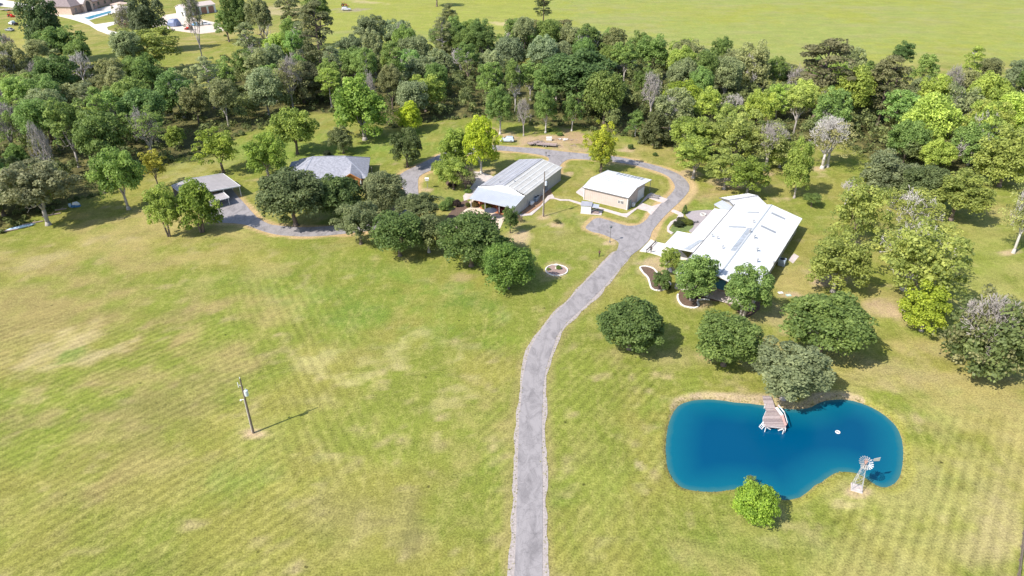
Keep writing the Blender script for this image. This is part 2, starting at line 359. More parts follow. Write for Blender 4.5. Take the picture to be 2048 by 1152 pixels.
# little mole hills and dung spots in the field
rr = random.Random(4)
for _ in range(20):
    u, v = rr.uniform(-20, 1000), rr.uniform(600, 1140); pass
stA = np.clip((620 - U + (V - 780) * .3) / 120, 0, 1) * np.clip((V - 600) / 80, 0, 1)
stB = np.clip(1 - np.abs(U - 610 - (V - 720) * .35) / 230, 0, 1) * np.clip((V - 520) / 60, 0, 1) * np.clip((1000 - V) / 80, 0, 1)
stC = np.clip((U - 1560) / 120, 0, 1) * np.clip((V - 800) / 80, 0, 1) * (sdp > 4) + np.clip(1 - np.abs(U - 990) / 60, 0, 1) * (V > 620) + ((U > 1095) & (U < 1330)) * (V > 700) * .8
stD = np.clip((12 - sdp) / 3, 0, 1) * (sdp > 1)
ring = np.clip((9 - np.abs(sdr)) / 2, 0, 1) * (V < 520) * .8
C = C * np.array([.90, .91, .80])
MASK = np.stack([stA, stB, np.clip(stC, 0, 1)], 1)
MASK2 = np.stack([stD * .45, ring * .4, fm * 1.0], 1)
NX, NY = len(gx), len(gy)
ii = (np.arange(NY - 1)[:, None] * NX + np.arange(NX - 1)[None, :]).ravel()
FQ = np.stack([ii, ii + 1, ii + NX + 1, ii + NX], 1)

gm, n, b = nm('grass')
def node(t, **k):
    q = n.nodes.new(t)
    for a, v_ in k.items(): q.inputs[a].default_value = v_
    return q
def mth(op, a, b_=None):
    q = n.nodes.new('ShaderNodeMath'); q.operation = op
    for i, s_ in enumerate((a, b_)):
        if s_ is None: continue
        if isinstance(s_, (int, float)): q.inputs[i].default_value = s_
        else: n.links.new(s_, q.inputs[i])
    return q.outputs[0]
geo = n.nodes.new('ShaderNodeNewGeometry'); sp = n.nodes.new('ShaderNodeSeparateXYZ'); n.links.new(geo.outputs['Position'], sp.inputs[0])
def attr(nme):
    a = n.nodes.new('ShaderNodeAttribute'); a.attribute_name = nme; return a
def noise(sc, det=4, rough=.6, vec=None, dist=0):
    q = node('ShaderNodeTexNoise', Scale=sc, Detail=det, Roughness=rough, Distortion=dist); n.links.new(vec or geo.outputs['Position'], q.inputs['Vector']); return q.outputs['Fac']
def stripes(ax, ay, per, wob):
    t = mth('ADD', mth('MULTIPLY', sp.outputs[0], ax * 6.283 / per), mth('MULTIPLY', sp.outputs[1], ay * 6.283 / per))
    return mth('SINE', mth('ADD', t, mth('MULTIPLY', noise(.06, 2), wob)))
def nrmv(a, b_): L = math.hypot(a, b_); return a / L, b_ / L
pa, pb = G(100, 900), G(400, 760); dA = nrmv(-(pb[1] - pa[1]), pb[0] - pa[0])
pa, pb = G(540, 600), G(650, 860); dB = nrmv(-(pb[1] - pa[1]), pb[0] - pa[0])
pa, pb = G(2048, 1057), G(2035, 1148); dC = nrmv(-(pb[1] - pa[1]), pb[0] - pa[0])
mk = n.nodes.new('ShaderNodeSeparateColor'); n.links.new(attr('mask').outputs['Color'], mk.inputs[0])
mk2 = n.nodes.new('ShaderNodeSeparateColor'); n.links.new(attr('mask2').outputs['Color'], mk2.inputs[0])
st = mth('MULTIPLY', stripes(*dA, 1.55, 5), mk.outputs[0])
st = mth('ADD', st, mth('MULTIPLY', stripes(*dB, 1.75, 4.5), mk.outputs[1]))
st = mth('ADD', st, mth('MULTIPLY', stripes(*dC, 1.6, 4), mk.outputs[2]))
st = mth('ADD', st, mth('MULTIPLY', mth('SINE', mth('ADD', mth('MULTIPLY', attr('sdp').outputs['Fac'], 3.4), mth('MULTIPLY', noise(.15, 2), 6))), mk2.outputs[0]))
st = mth('ADD', st, mth('MULTIPLY', mth('SINE', mth('ADD', mth('MULTIPLY', attr('sdr').outputs['Fac'], 3.6), mth('MULTIPLY', noise(.1, 2), 6))), mk2.outputs[1]))
stn = mth('MULTIPLY', st, mth('MULTIPLY', noise(.09, 3), .22))
mps = n.nodes.new('ShaderNodeMapping'); mps.inputs['Rotation'].default_value = (0, 0, .6); mps.inputs['Scale'].default_value = (1, .3, 1); n.links.new(geo.outputs['Position'], mps.inputs[0])
f1 = noise(.9, 5, .7); f2 = noise(3.6, 4, .8); f3 = noise(.45, 4, .6, mps.outputs[0], .6)
val = mth('ADD', 1.0, mth('ADD', mth('MULTIPLY', mth('SUBTRACT', f2, .5), 1.9), mth('ADD', mth('MULTIPLY', mth('SUBTRACT', f1, .5), .8), mth('MULTIPLY', mth('SUBTRACT', noise(2.6, 4, .75), .5), .9))))
mpf = n.nodes.new('ShaderNodeMapping'); mpf.inputs['Scale'].default_value = (.5, 1, 1); n.links.new(geo.outputs['Position'], mpf.inputs[0])
val = mth('ADD', mth('ADD', val, stn), mth('MULTIPLY', mth('SUBTRACT', noise(.16, 5, .75, mpf.outputs[0], .4), .5), .75))
# fine mixture of straw among the green
strawf = n.nodes.new('ShaderNodeMapRange'); strawf.inputs[1].default_value = .50; strawf.inputs[2].default_value = .70; strawf.inputs[4].default_value = .55
n.links.new(mth('ADD', mth('MULTIPLY', f1, .45), mth('MULTIPLY', f3, .6)), strawf.inputs[0])
mxs = n.nodes.new('ShaderNodeMix'); mxs.data_type = 'RGBA'; n.links.new(strawf.outputs[0], mxs.inputs['Factor'])
n.links.new(attr('col').outputs['Color'], mxs.inputs['A']); mxs.inputs['B'].default_value = (.31, .275, .090, 1)
vd = node('ShaderNodeTexVoronoi', Scale=.13); n.links.new(geo.outputs['Position'], vd.inputs['Vector'])
dot = node('ShaderNodeMapRange'); dot.inputs[1].default_value = .018; dot.inputs[2].default_value = .045; dot.inputs[3].default_value = .35; n.links.new(mth('ADD', vd.outputs['Distance'], mth('MULTIPLY', mth('SUBTRACT', noise(3, 2), .5), .06)), dot.inputs[0])
val = mth('MULTIPLY', val, dot.outputs[0])
vm = n.nodes.new('ShaderNodeVectorMath'); vm.operation = 'SCALE'; n.links.new(mxs.outputs['Result'], vm.inputs[0]); n.links.new(val, vm.inputs['Scale'])
n.links.new(vm.outputs[0], b.inputs['Base Color']); b.inputs['Roughness'].default_value = .85; b.inputs['Specular IOR Level'].default_value = .12
bp = node('ShaderNodeBump', Strength=.55, Distance=.12); n.links.new(mth('ADD', f2, mth('MULTIPLY', f1, .6)), bp.inputs['Height']); n.links.new(bp.outputs[0], b.inputs['Normal'])
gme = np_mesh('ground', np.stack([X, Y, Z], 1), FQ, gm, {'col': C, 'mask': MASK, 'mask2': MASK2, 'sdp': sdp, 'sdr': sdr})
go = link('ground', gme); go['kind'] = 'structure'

# ------------------------------------------------------------ pond water: dyed blue, paler over the shallow edge
wx = np.arange(16, 76, .8); wy = np.arange(58, 108, .8); WX, WY = np.meshgrid(wx, wy); WX = WX.ravel(); WY = WY.ravel()
wd = sdist(WX, WY, POND)
wm, n, b = nm('pond_water')
geo = n.nodes.new('ShaderNodeNewGeometry')
rp = n.nodes.new('ShaderNodeValToRGB'); e = rp.color_ramp.elements
e[0].position = 0; e[0].color = (.05, .15, .14, 1); e[1].position = 1; e[1].color = (.000, .060, .132, 1)
q = rp.color_ramp.elements.new(.22); q.color = (.003, .105, .160, 1)
mr = node('ShaderNodeMapRange'); mr.inputs[1].default_value = 0; mr.inputs[2].default_value = 6
nzw = noise(.5, 4, .6)
n.links.new(mth('ADD', attr('dep').outputs['Fac'], mth('MULTIPLY', nzw, .8)), mr.inputs[0]); n.links.new(mr.outputs[0], rp.inputs[0]); n.links.new(rp.outputs[0], b.inputs['Base Color'])
b.inputs['Roughness'].default_value = .16; b.inputs['IOR'].default_value = 1.33; b.inputs['Specular IOR Level'].default_value = .4
bp = node('ShaderNodeBump', Strength=.25, Distance=.03); n.links.new(noise(9, 4, .7), bp.inputs['Height']); n.links.new(bp.outputs[0], b.inputs['Normal'])
NXw = len(wx); ii = (np.arange(len(wy) - 1)[:, None] * NXw + np.arange(NXw - 1)[None, :]).ravel()
q4 = np.stack([ii, ii + 1, ii + NXw + 1, ii + NXw], 1); keep = (wd[q4] < 1.0).any(1)
wo = link('pond_water', np_mesh('pond_water', np.stack([WX, WY, 0 * WX - .35], 1), q4[keep], wm, {'dep': -wd})); wo['kind'] = 'structure'

# ------------------------------------------------------------ roads, shoulders, paving
am, n, b = nm('asphalt')
geo = n.nodes.new('ShaderNodeNewGeometry')
rp = n.nodes.new('ShaderNodeValToRGB'); rp.color_ramp.elements[0].position = .28; rp.color_ramp.elements[0].color = (.12, .109, .110, 1); rp.color_ramp.elements[1].position = .55; rp.color_ramp.elements[1].color = (.285, .260, .258, 1)
mps = n.nodes.new('ShaderNodeMapping'); mps.inputs['Scale'].default_value = (1, .45, 1); n.links.new(geo.outputs['Position'], mps.inputs[0])
n.links.new(mth('ADD', mth('MULTIPLY', noise(.55, 6, .7, mps.outputs[0], .8), .75), mth('MULTIPLY', noise(9, 3, .8), .25)), rp.inputs[0])
vo = node('ShaderNodeTexVoronoi', Scale=.42); vo.feature = 'DISTANCE_TO_EDGE'
vw = n.nodes.new('ShaderNodeVectorMath'); vw.operation = 'ADD'; nzv = n.nodes.new('ShaderNodeTexNoise'); nzv.inputs['Scale'].default_value = 1.2; n.links.new(geo.outputs['Position'], nzv.inputs['Vector'])
n.links.new(geo.outputs['Position'], vw.inputs[0]); n.links.new(nzv.outputs['Color'], vw.inputs[1]); n.links.new(vw.outputs[0], vo.inputs['Vector'])
cr = node('ShaderNodeMapRange'); cr.inputs[1].default_value = 0; cr.inputs[2].default_value = .022; cr.inputs[3].default_value = .78; n.links.new(vo.outputs['Distance'], cr.inputs[0])
ckm = node('ShaderNodeMapRange'); ckm.inputs[1].default_value = .45; ckm.inputs[2].default_value = .6; n.links.new(noise(.12, 2), ckm.inputs[0])
crk = mth('MAXIMUM', cr.outputs[0], mth('SUBTRACT', 1.0, mth('MULTIPLY', ckm.outputs[0], .5)))
vm = n.nodes.new('ShaderNodeVectorMath'); vm.operation = 'SCALE'; n.links.new(rp.outputs[0], vm.inputs[0]); n.links.new(crk, vm.inputs['Scale'])
n.links.new(vm.outputs[0], b.inputs['Base Color']); b.inputs['Roughness'].default_value = .88
bp = node('ShaderNodeBump', Strength=.3, Distance=.02); n.links.new(noise(14, 3), bp.inputs['Height']); n.links.new(bp.outputs[0], b.inputs['Normal'])
road = densify(ROAD, 1.0); road = jag(road, .07, 1.1, 5)
sheet('asphalt_road', road, .07, am)
GRAVEL = mat('gravel', (.24, .205, .185), .95, 3.5, .35, .5, col2=(.44, .385, .36))
lg = [(1008,1290),(1016.7,1152),(1027,968),(1031,850),(1037,800),(1042,750),(1054,700),(1076,663),(1103,628),(1133,600),(1155,576),(1195,536),(1228,503),(1262,507),(1241,538),(1213,576),(1190,600),(1161,628),(1126,663),(1111,700),(1095,750),(1092,800),(1091.4,850),(1094,968),(1095.3,1152),(1094,1290)]
sheet('gravel_shoulder', jag(densify(smooth_loop(GP(lg), 3), .6), .34, 3.1, 11), .035, GRAVEL)
CONC = mat('concrete', (.50, .43, .40), .85, .9, .16, .15); CONCW = mat('pale_concrete', (.62, .57, .52), .85, .9, .12, .1)
TERRA = mat('brick_paving', (.46, .20, .10), .85, 2.2, .3, .3); MULCH = mat('mulch', (.13, .085, .06), .95, 5, .5, .8); STONE = mat('edging_stone', (.70, .66, .61), .85, 3, .2, .3)
DIRTM = mat('bare_dirt', (.42, .30, .22), .95, 1.5, .3, .6)
def pv(name, px, z, m, jg=0, **k):
    P = GP(px)
    if jg: P = jag(densify(P, .5), jg, .8, 7)
    return sheet(name, P, z, m, **k)
pv('concrete_path', [(1120,398.8),(1139.5,399.4),(1163,406),(1200.7,415),(1243.7,427.4),(1252.8,427.4),(1273.6,415),(1295.8,389),(1302,386),(1336,399),(1327,406.6),(1314,402.5),(1296,396),(1282.8,406),(1303.6,413),(1323,407),(1302.3,430.7),(1295,422.9),(1275,417.5),(1253.5,435),(1237,430.7),(1200.7,419.6),(1161.7,409.8),(1138,402),(1120,401.6),(1110,398),(1100,394)], .11, CONC)
pv('concrete_path', [(1095.8,391.7),(1105,389),(1110,398),(1100,398),(1063.9,430.6),(1041.7,433),(1038,429),(1058,427.6),(1082,411)], .115, CONC)
pv('mulch_strip', [(1044,423),(1101,377),(1104,388),(1094,391.5),(1081,410.5),(1057,427),(1043,428)], .05, mat('brown_mulch', (.30, .17, .10), .95, 4, .4, .6))
pv('concrete_pad', [(1152,384),(1167,372),(1172,398),(1153,386)], .05, CONC)
pv('concrete_driveway', [(1279,503),(1301.5,479.5),(1311.5,484),(1334,489),(1360,500),(1380,520),(1330,520),(1320,512),(1300,506)], .115, CONCW)
pv('concrete_path', [(1316,505),(1324,505),(1337,520),(1345,545),(1336,545),(1326,520)], .055, CONC)
pv('gravel_patio', smooth_loop([(1371,428),(1386,422),(1421,420),(1428,424),(1400,455),(1386,466),(1378,462),(1386,455),(1387,446),(1378,438)], 3), .05, mat('grey_gravel', (.33, .29, .29), .95, 5, .25, .5))
pv('concrete_path', [(1346,419),(1364,426),(1367,430),(1366,436),(1356,444),(1346,447),(1339,455),(1338,461),(1347,466),(1343,469),(1334,463),(1334,454),(1341,444),(1352,438),(1357,430),(1342,423)], .11, CONC)
pv('side_paving', [(945,343),(962,344),(990,354),(975,368),(960,376),(940,398),(928,402),(926,392),(944,372),(952,360)], .05, CONC)
pv('pool_deck', [(902.5,450),(912,438),(922,426.5),(932,418),(945,414),(938,404),(950,396),(1030,424),(1012,436),(1006,443.5),(1000,458),(985,470),(930,470)], .05, mat('tan_deck', (.58, .46, .36), .85, 1.5, .15, .1))
pv('brick_patio', [(948,407),(958,395),(1031,418),(1022,432),(1003,431),(985,424),(962,418)], .09, TERRA)
pv('planting_bed', smooth_loop([(890,440),(905,420),(925,402),(936,402),(940,410),(925,424),(910,436),(900,450)], 3), .04, MULCH, .2)
pv('planting_bed', smooth_loop([(1358,440),(1370,437),(1385,447),(1386,455),(1378,462),(1364,463),(1352,468),(1341,466),(1342,456)], 3), .04, mat('green_cover', (.13, .17, .05), .95, 2, .5, .8))
BED2 = smooth_loop([(1280,535),(1292,533),(1306.7,537.4),(1316,548),(1330,556),(1340,566),(1339.5,571),(1329,579.5),(1315,581.5),(1303.6,577.4),(1299.5,568),(1296,556),(1286,545.6)], 3)
pv('planting_bed', BED2, .04, MULCH)
BED3 = smooth_loop([(1356,589),(1356,599),(1362,609),(1372,614),(1390.7,616),(1397,611),(1395,602),(1411,599),(1438,603),(1445,590),(1436,572),(1400,566),(1368,575)], 3)
pv('planting_bed', BED3, .04, MULCH)
pv('planting_bed', smooth_loop([(1445,590),(1450,605),(1470,620),(1492,634),(1515,622),(1520,600),(1490,585)], 3), .042, MULCH, .2)
pv('planting_bed', smooth_loop([(895,372),(915,366),(945,372),(955,362),(950,352),(920,350),(895,360)], 3), .04, MULCH, .2)
pv('concrete_pad', [(1576,520),(1588,507),(1598,513),(1586,527)], .05, CONC)
WC = mat('white_drive', (.62, .56, .50), .85, .2, .1)
pv('far_driveway', [(-60,-2),(0,-1),(60,8),(75,10),(108,11),(126,22),(147,31),(172,37),(190,49),(225,44),(262,35),(275,36),(275,42),(235,47),(214,54),(216,60),(240,66),(262,70),(262,77),(222,71),(195,61),(178,50),(148,40),(100,28),(75,22),(50,18),(-60,6)], .06, WC)
pv('far_pool_deck', [(148,30.5),(229,8.5),(264,14),(264,25),(225,27),(175,42)], .10, WC)
pv('shed_yard', [(330,30),(355,26),(380,34),(440,47),(448,62),(400,68),(340,60),(300,52)], .06, mat('pale_yard', (.55, .46, .38), .9, .3, .15))

# ------------------------------------------------------------ buildings
def ribroof(name, A, B_, C_, D, m, parent, t=.12, pitch=1.0, w_=.09, h_=.06, label=None):
    """A-B eave, D-C ridge (local points): sheet plus standing ribs running up the slope, one part"""
    mb = MB(); mb.slab([A, B_, C_, D], t); A, B_, C_, D = map(Vector, (A, B_, C_, D)); n_ = max(1, int((B_ - A).length / pitch))
    up = (B_ - A).cross(D - A).normalized(); up = -up if up.z < 0 else up
    for i in range(n_ + 1):
        k = i / n_; p = A.lerp(B_, k); q = D.lerp(C_, k); mb.beam(p + up * (h_ / 2 - .003), q + up * (h_ / 2 - .003), w_, h_, up)
    return tag(mb.build(name, m, parent), label)
def ribwall(name, x0, y0, x1, y1, z0, z1a, z1b, m, parent, t=.12, pitch=.6, zt=None, out=1):
    """upright wall from (x0,y0) to (x1,y1) with vertical ribs on its outer side; top may slope; zt = gable peak at its middle"""
    a = Vector((x0, y0, 0)); b_ = Vector((x1, y1, 0)); d = (b_ - a); L = d.length; d /= L; nn = Vector((d.y, -d.x, 0)) * out
    prof = [(0, z0), (L, z0), (L, z1b)] + ([(zt[0] * L, zt[1])] if zt else []) + [(0, z1a)]
    mb = MB(); k = len(prof); vs = [a + d * p + Vector((0, 0, z)) for p, z in prof] + [a + d * p + Vector((0, 0, z)) - nn * t for p, z in prof]
    mb.add(vs, [tuple(range(k)), tuple(range(2 * k - 1, k - 1, -1))] + [(i, k + i, k + (i + 1) % k, (i + 1) % k) for i in range(k)])
    def top(s_):
        if zt and s_ < zt[0] * L: return z1a + (zt[1] - z1a) * s_ / (zt[0] * L)
        if zt: return zt[1] + (z1b - zt[1]) * (s_ - zt[0] * L) / (L - zt[0] * L)
        return z1a + (z1b - z1a) * s_ / L
    s_ = pitch / 2
    while s_ < L:
        p = a + d * s_ + nn * .02; mb.beam(p + Vector((0, 0, z0 + .01)), p + Vector((0, 0, top(s_) - .02)), .1, .06, nn); s_ += pitch
    return mb.build(name, m, parent)
WHITE = mat('white_metal_roof', (.63, .63, .62), .42, .35, .10, 0, 0, spec=.4); WHITE2 = mat('white_trim', (.64, .63, .61), .5, 1, .05)
WALLB = mat('tan_metal_wall', (.52, .43, .38), .55, .6, .08); WALLG = mat('grey_metal_wall', (.45, .43, .40), .55, .6, .1)
GALV = mat('galvanised_roof', (.36, .355, .38), .5, .35, .18, 0, .15, spec=.4); GALVB = mat('weathered_roof', (.44, .425, .40), .5, .3, .16, 0, .05)
GALVW = mat('bright_porch_roof', (.43, .45, .49), .45, .5, .08, 0, .1); CLEAR = mat('skylight_panel', (.27, .28, .30), .3, .6, .12)
DARK = mat('dark_opening', (.03, .03, .035), .4, 2, .3); GLASS = mat('window_glass', (.04, .05, .06), .12, 1, .2, spec=.7); TRIMD = mat('dark_trim', (.16, .15, .15), .6, 2, .1)
STEEL = mat('grey_steel', (.40, .40, .41), .45, 3, .15, 0, .3); WOOD = mat('weathered_wood', (.36, .27, .24), .85, 6, .25, .3); BLACK = mat('black_rubber', (.03, .03, .03), .8, 3, .3)
BRICKP = mat('timber_cedar', (.46, .20, .075), .7, 3, .25, .2); POLEM = mat('utility_pole_wood', (.16, .125, .10), .85, 4, .3, .3); PAINTW = mat('white_paint', (.66, .65, .64), .5, 2, .08)

def post_row(par, pts, z0, z1, m, w_=.14):
    for (x, y) in pts:
        k = MB(); k.box(x - w_ / 2, x + w_ / 2, y - w_ / 2, y + w_ / 2, z0, z1); k.build('post', m, par)
def windowp(par, x0, x1, y, z0, z1, out=-1, m=WHITE2, name='window'):
    """window in a wall lying along local x at y, facing -y (out=-1) or +y"""
    f_ = MB(); t = .06 * out
    for a in ((x0 - .06, x1 + .06, z0 - .06, z0), (x0 - .06, x1 + .06, z1, z1 + .06), (x0 - .06, x0, z0, z1), (x1, x1 + .06, z0, z1), ((x0 + x1) / 2 - .03, (x0 + x1) / 2 + .03, z0, z1)):
        f_.box(a[0], a[1], min(y, y + t * 1.4), max(y, y + t * 1.4), a[2], a[3])
    fo = f_.build(name, m, par); g = MB(); g.box(x0, x1, min(y, y + t * .6), max(y, y + t * .6), z0, z1); g.build('pane', GLASS, fo); return fo

# garage with the white roof
g = empty('garage', (19.6, 175.0, 0), R(-33), 'tan ribbed metal garage with bright white roof and small twin window inside the road loop', 'garage')
s_ = MB(); s_.box(-.1, 12.95, -.1, 11.1, 0, .1); s_.build('slab', CONC, g)
ribwall('wall', 0, 0, 12.8, 0, .1, 3.45, 3.45, WALLB, g, pitch=.55); ribwall('wall', 12.8, 0, 12.8, 11, .1, 3.45, 3.9, WALLB, g, zt=(.43, 4.5), pitch=.6)
ribwall('wall', 12.8, 11, 0, 11, .1, 3.9, 3.9, WALLB, g); ribwall('wall', 0, 11, 0, 0, .1, 3.9, 3.45, WALLB, g, zt=(.57, 4.5))
ribroof('roof', (-.35, -.35, 3.58), (13.1, -.35, 3.58), (13.1, 4.7, 4.66), (-.35, 4.7, 4.66), WHITE, g, pitch=.9, label='near white roof slope')
ribroof('roof', (13.1, 15, 3.55), (-.35, 15, 3.55), (-.35, 4.7, 4.66), (13.1, 4.7, 4.66), WHITE, g, pitch=.9, label='far white roof slope reaching over the open lean-to')
k = MB()
for i in range(8):
    xx = 3.2 + i * 1.05; a_ = 3.6 + (15 - 14.2) * .107; k.slab([(xx, 12.6, 3.884), (xx + .62, 12.6, 3.884), (xx + .62, 14.6, 3.669), (xx, 14.6, 3.669)], .05)
k.build('skylight_panel', CLEAR, g)
for xx in (.0, 12.82):
    k = MB(); k.box(xx - .1, xx + .12, -.16, .02, .0, 3.5); k.build('corner_trim', WHITE2, g)
k = MB(); k.box(-.38, 13.12, -.48, -.36, 3.45, 3.6); k.build('gutter', TRIMD, g)
windowp(g, 10.2, 10.85, -.0, 1.35, 2.15); windowp(g, 11.0, 11.65, -.0, 1.35, 2.15)
d_ = MB(); d_.box(12.82, 12.93, 6.3, 10.3, .1, 3.15); do = d_.build('roll_up_door', WHITE2, g)
for i in range(6):
    k = MB(); k.box(12.93, 12.97, 6.3, 10.3, .14 + i * .5, .56 + i * .5); k.build('door_panel', WHITE2, do)
d_ = MB(); d_.box(12.82, 12.95, 1.2, 2.2, .1, 2.2); do = d_.build('door', mat('grey_green_door', (.20, .25, .24), .5, 2, .1), g); k = MB(); k.box(12.95, 13.02, 2.02, 2.1, 1.1, 1.2); k.build('handle', STEEL, do)
post_row(g, [(12.9, 14.7), (-.1, 14.7), (6.4, 14.7)], 0, 3.5, STEEL, .12)
k = MB(); k.box(13.0, 13.7, 2.5, 3.3, .1, 1.0); k.build('air_conditioner', PAINTW, g)

# small white shed with raised counter flap
sx, sy = G(1161.5, 427); sh = empty('storage_shed', (sx, sy, 0), R(-12), 'small white shed with open side flap between the garage and the utility pole', 'shed')
k = MB(); k.box(0, 2.6, 0, 2.2, .12, 2.25); k.build('body', PAINTW, sh); k = MB(); k.box(-.1, 5.4, -.1, 2.6, 0, .12); k.build('base_slab', CONC, sh)
k = MB(); k.slab([(-.15, -.15, 2.33), (2.75, -.15, 2.33), (2.75, 2.4, 2.55), (-.15, 2.4, 2.55)], .08); k.build('roof', GALV, sh)
k = MB(); k.box(2.6, 2.64, .25, 1.95, .9, 2.1); k.build('opening', DARK, sh)
k = MB(); k.slab([(2.66, .0, 2.1), (4.5, .0, 1.9), (4.5, 2.4, 1.9), (2.66, 2.4, 2.1)], .05); k.build('flap', GALVW, sh)
MB().beam((4.4, .1, 1.88), (2.7, .1, 1.0), .05).build('strut', STEEL, sh); MB().beam((4.4, 2.3, 1.88), (2.7, 2.3, 1.0), .05).build('strut', STEEL, sh)
k = MB(); k.box(3.0, 4.6, .4, 1.6, .35, .45); k.box(3.1, 3.2, .5, .6, .12, .35); k.box(4.4, 4.5, 1.4, 1.5, .12, .35); k.build('bench', WOOD, sh)

# long grey metal building with the porch
g = empty('long_metal_building', (2.6, 167.4, 0), R(-28), 'long grey ribbed metal building with pale striped roof and open porch beside the small pool', 'building')
k = MB(); k.box(-13.6, .1, 1.2, 24.7, 0, .12); k.build('slab', CONC, g)
ribwall('wall', 0, 1.3, 0, 13.6, .12, 3.75, 3.75, WALLG, g); ribwall('wall', 0, 16.0, 0, 24.6, .12, 3.75, 3.75, WALLG, g)
k = MB(); k.box(-.12, 0, 13.6, 16.0, 3.0, 3.75); k.build('door_header', WALLG, g)
k = MB(); k.box(-2.5, -2.4, 13.4, 16.2, .12, 3.4); k.build('recess_back', mat('recess', (.22, .21, .22), .7, 1, .1), g)
k = MB(); k.box(-2.4, -.12, 13.5, 13.6, .12, 3.4); k.box(-2.4, -.12, 16.0, 16.1, .12, 3.4); k.build('recess_side', WALLG, g)
ribwall('wall', 0, 24.6, -13.5, 24.6, .12, 3.75, 3.75, WALLG, g, zt=(.47, 5.1)); ribwall('wall', -13.5, 24.6, -13.5, 1.3, .12, 3.75, 3.75, WALLG, g)
ribwall('wall', -13.5, 1.3, 0, 1.3, .12, 3.7, 3.7, TERRA, g, pitch=2.2)
ribroof('roof', (.25, 1.9, 3.8), (.25, 24.9, 3.8), (-6.4, 24.9, 5.25), (-6.4, 1.9, 5.25), GALVB, g, pitch=.9, label='weathered pale roof slope')
ribroof('roof', (-13.8, 24.9, 3.8), (-13.8, 1.9, 3.8), (-6.4, 1.9, 5.25), (-6.4, 24.9, 5.25), GALV, g, pitch=.9, label='grey roof slope')
k = MB(); k.beam((-6.4, 1.8, 5.3), (-6.4, 25, 5.3), .45, .06); k.build('ridge_cap', GALV, g)
stripem = mat('pale_roof_strip', (.53, .52, .50), .45, .6, .08); stripeb = mat('bluish_roof_strip', (.40, .41, .45), .42, .6, .08)
for i in range(4):
    t0 = .12 + i * .235
    for sd_, mm in ((1, stripem), (-1, stripeb)):
        xa = -6.4 + (6.65 * t0 if sd_ > 0 else -7.4 * t0); zz = 5.25 - 1.45 * t0; xb = xa + sd_ * .42; zb = zz - 1.45 * .42 / (6.65 if sd_ > 0 else 7.4)
        k = MB(); k.slab([(xa, 2.2, zz + .07), (xb, 2.2, zb + .07), (xb, 24.6, zb + .07), (xa, 24.6, zz + .07)], .03); k.build('roof_strip', mm, g)
k = MB(); k.slab([(-13.8, 1.0, 3.78), (.2, 1.0, 3.78), (-5.4, 2.0, 5.22), (-6.6, 2.0, 5.22)], .1); k.build('hip_roof', GALVW, g)
ribroof('porch_roof', (-13.0, -5.0, 2.75), (.3, -5.2, 2.75), (.3, .95, 3.78), (-13.8, .95, 3.78), GALVW, g, pitch=.42, w_=.07, h_=.05)
k = MB(); k.tube((-13.8, 1.0, 3.84), (.3, 1.0, 3.84), .12); k.build('flashing', PAINTW, g)
post_row(g, [(-12.7, -4.7), (-8.4, -4.7), (-4.2, -4.7), (0, -4.8), (0, 1.2)], 0, 2.8, STEEL, .15)
k = MB(); k.add([(.02, -4.6, 0), (.02, 1.2, 0), (.02, 1.2, 3.6), (.02, -4.6, 2.7), (.1, -4.6, 0), (.1, 1.2, 0), (.1, 1.2, 3.6), (.1, -4.6, 2.7)], [(3, 2, 1, 0), (4, 5, 6, 7), (0, 1, 5, 4), (1, 2, 6, 5), (2, 3, 7, 6), (3, 0, 4, 7)]); k.build('side_wall', WALLG, g)
for (x, y, z) in ((-5.5, 6, 5.0), (-9, 4.2, 4.7), (-2.6, 1.6, 4.3)):
    k = MB(); k.tube((x, y, z - .3), (x, y, z + .45), .13); k.tube((x, y, z + .45), (x, y, z + .55), .22, .05); k.build('roof_vent', STEEL, g)
k = MB(); k.box(.12, .9, 4.5, 5.1, .12, 1.0); k.build('meter_box', PAINTW, g)
k = MB(); k.tube((.12, 3.0, .2), (.12, 3.0, 2.2), .05); k.box(.12, .3, 2.8, 3.2, 1.1, 1.7); k.build('meter', STEEL, g)

# big white-roofed building
g = empty('white_roofed_building', (34.8, 127.1, 0), R(-32), 'very large low building with blinding white metal roof and two smaller roofs on its left', 'building')
ribwall('wall', 15.5, 4, 15.5, 42, 0, 3.6, 3.6, mat('beige_wall', (.48, .45, .38), .6, .7, .08), g, pitch=1.2); ribwall('wall', 15.5, 42, .3, 42, 0, 3.6, 3.6, WALLG, g, zt=(.48, 5.3), pitch=.9)
ribwall('wall', .3, 42, .3, 4, 0, 3.6, 3.6, WALLG, g, pitch=.9); ribwall('wall', .3, 4, 15.5, 4, 0, 3.6, 3.6, mat('brown_brick_wall', (.27, .19, .15), .8, 3, .2, .2), g, zt=(.5, 5.3), pitch=3)
ribroof('roof', (-.2, 0, 3.7), (-.2, 42.4, 3.7), (8.5, 42.4, 5.6), (8.5, 0, 5.6), WHITE, g, t=.18, pitch=1.0, w_=.07, h_=.03, label='left white roof slope')
ribroof('roof', (16.2, 42.4, 3.7), (16.2, 0, 3.7), (8.5, 0, 5.6), (8.5, 42.4, 5.6), WHITE, g, t=.18, pitch=1.0, w_=.07, h_=.03, label='right white roof slope')
k = MB(); k.beam((8.5, -.05, 5.63), (8.5, 42.45, 5.63), .3, .05); k.build('ridge_cap', mat('ridge_grey', (.34, .36, .38), .5, 1, .05), g)
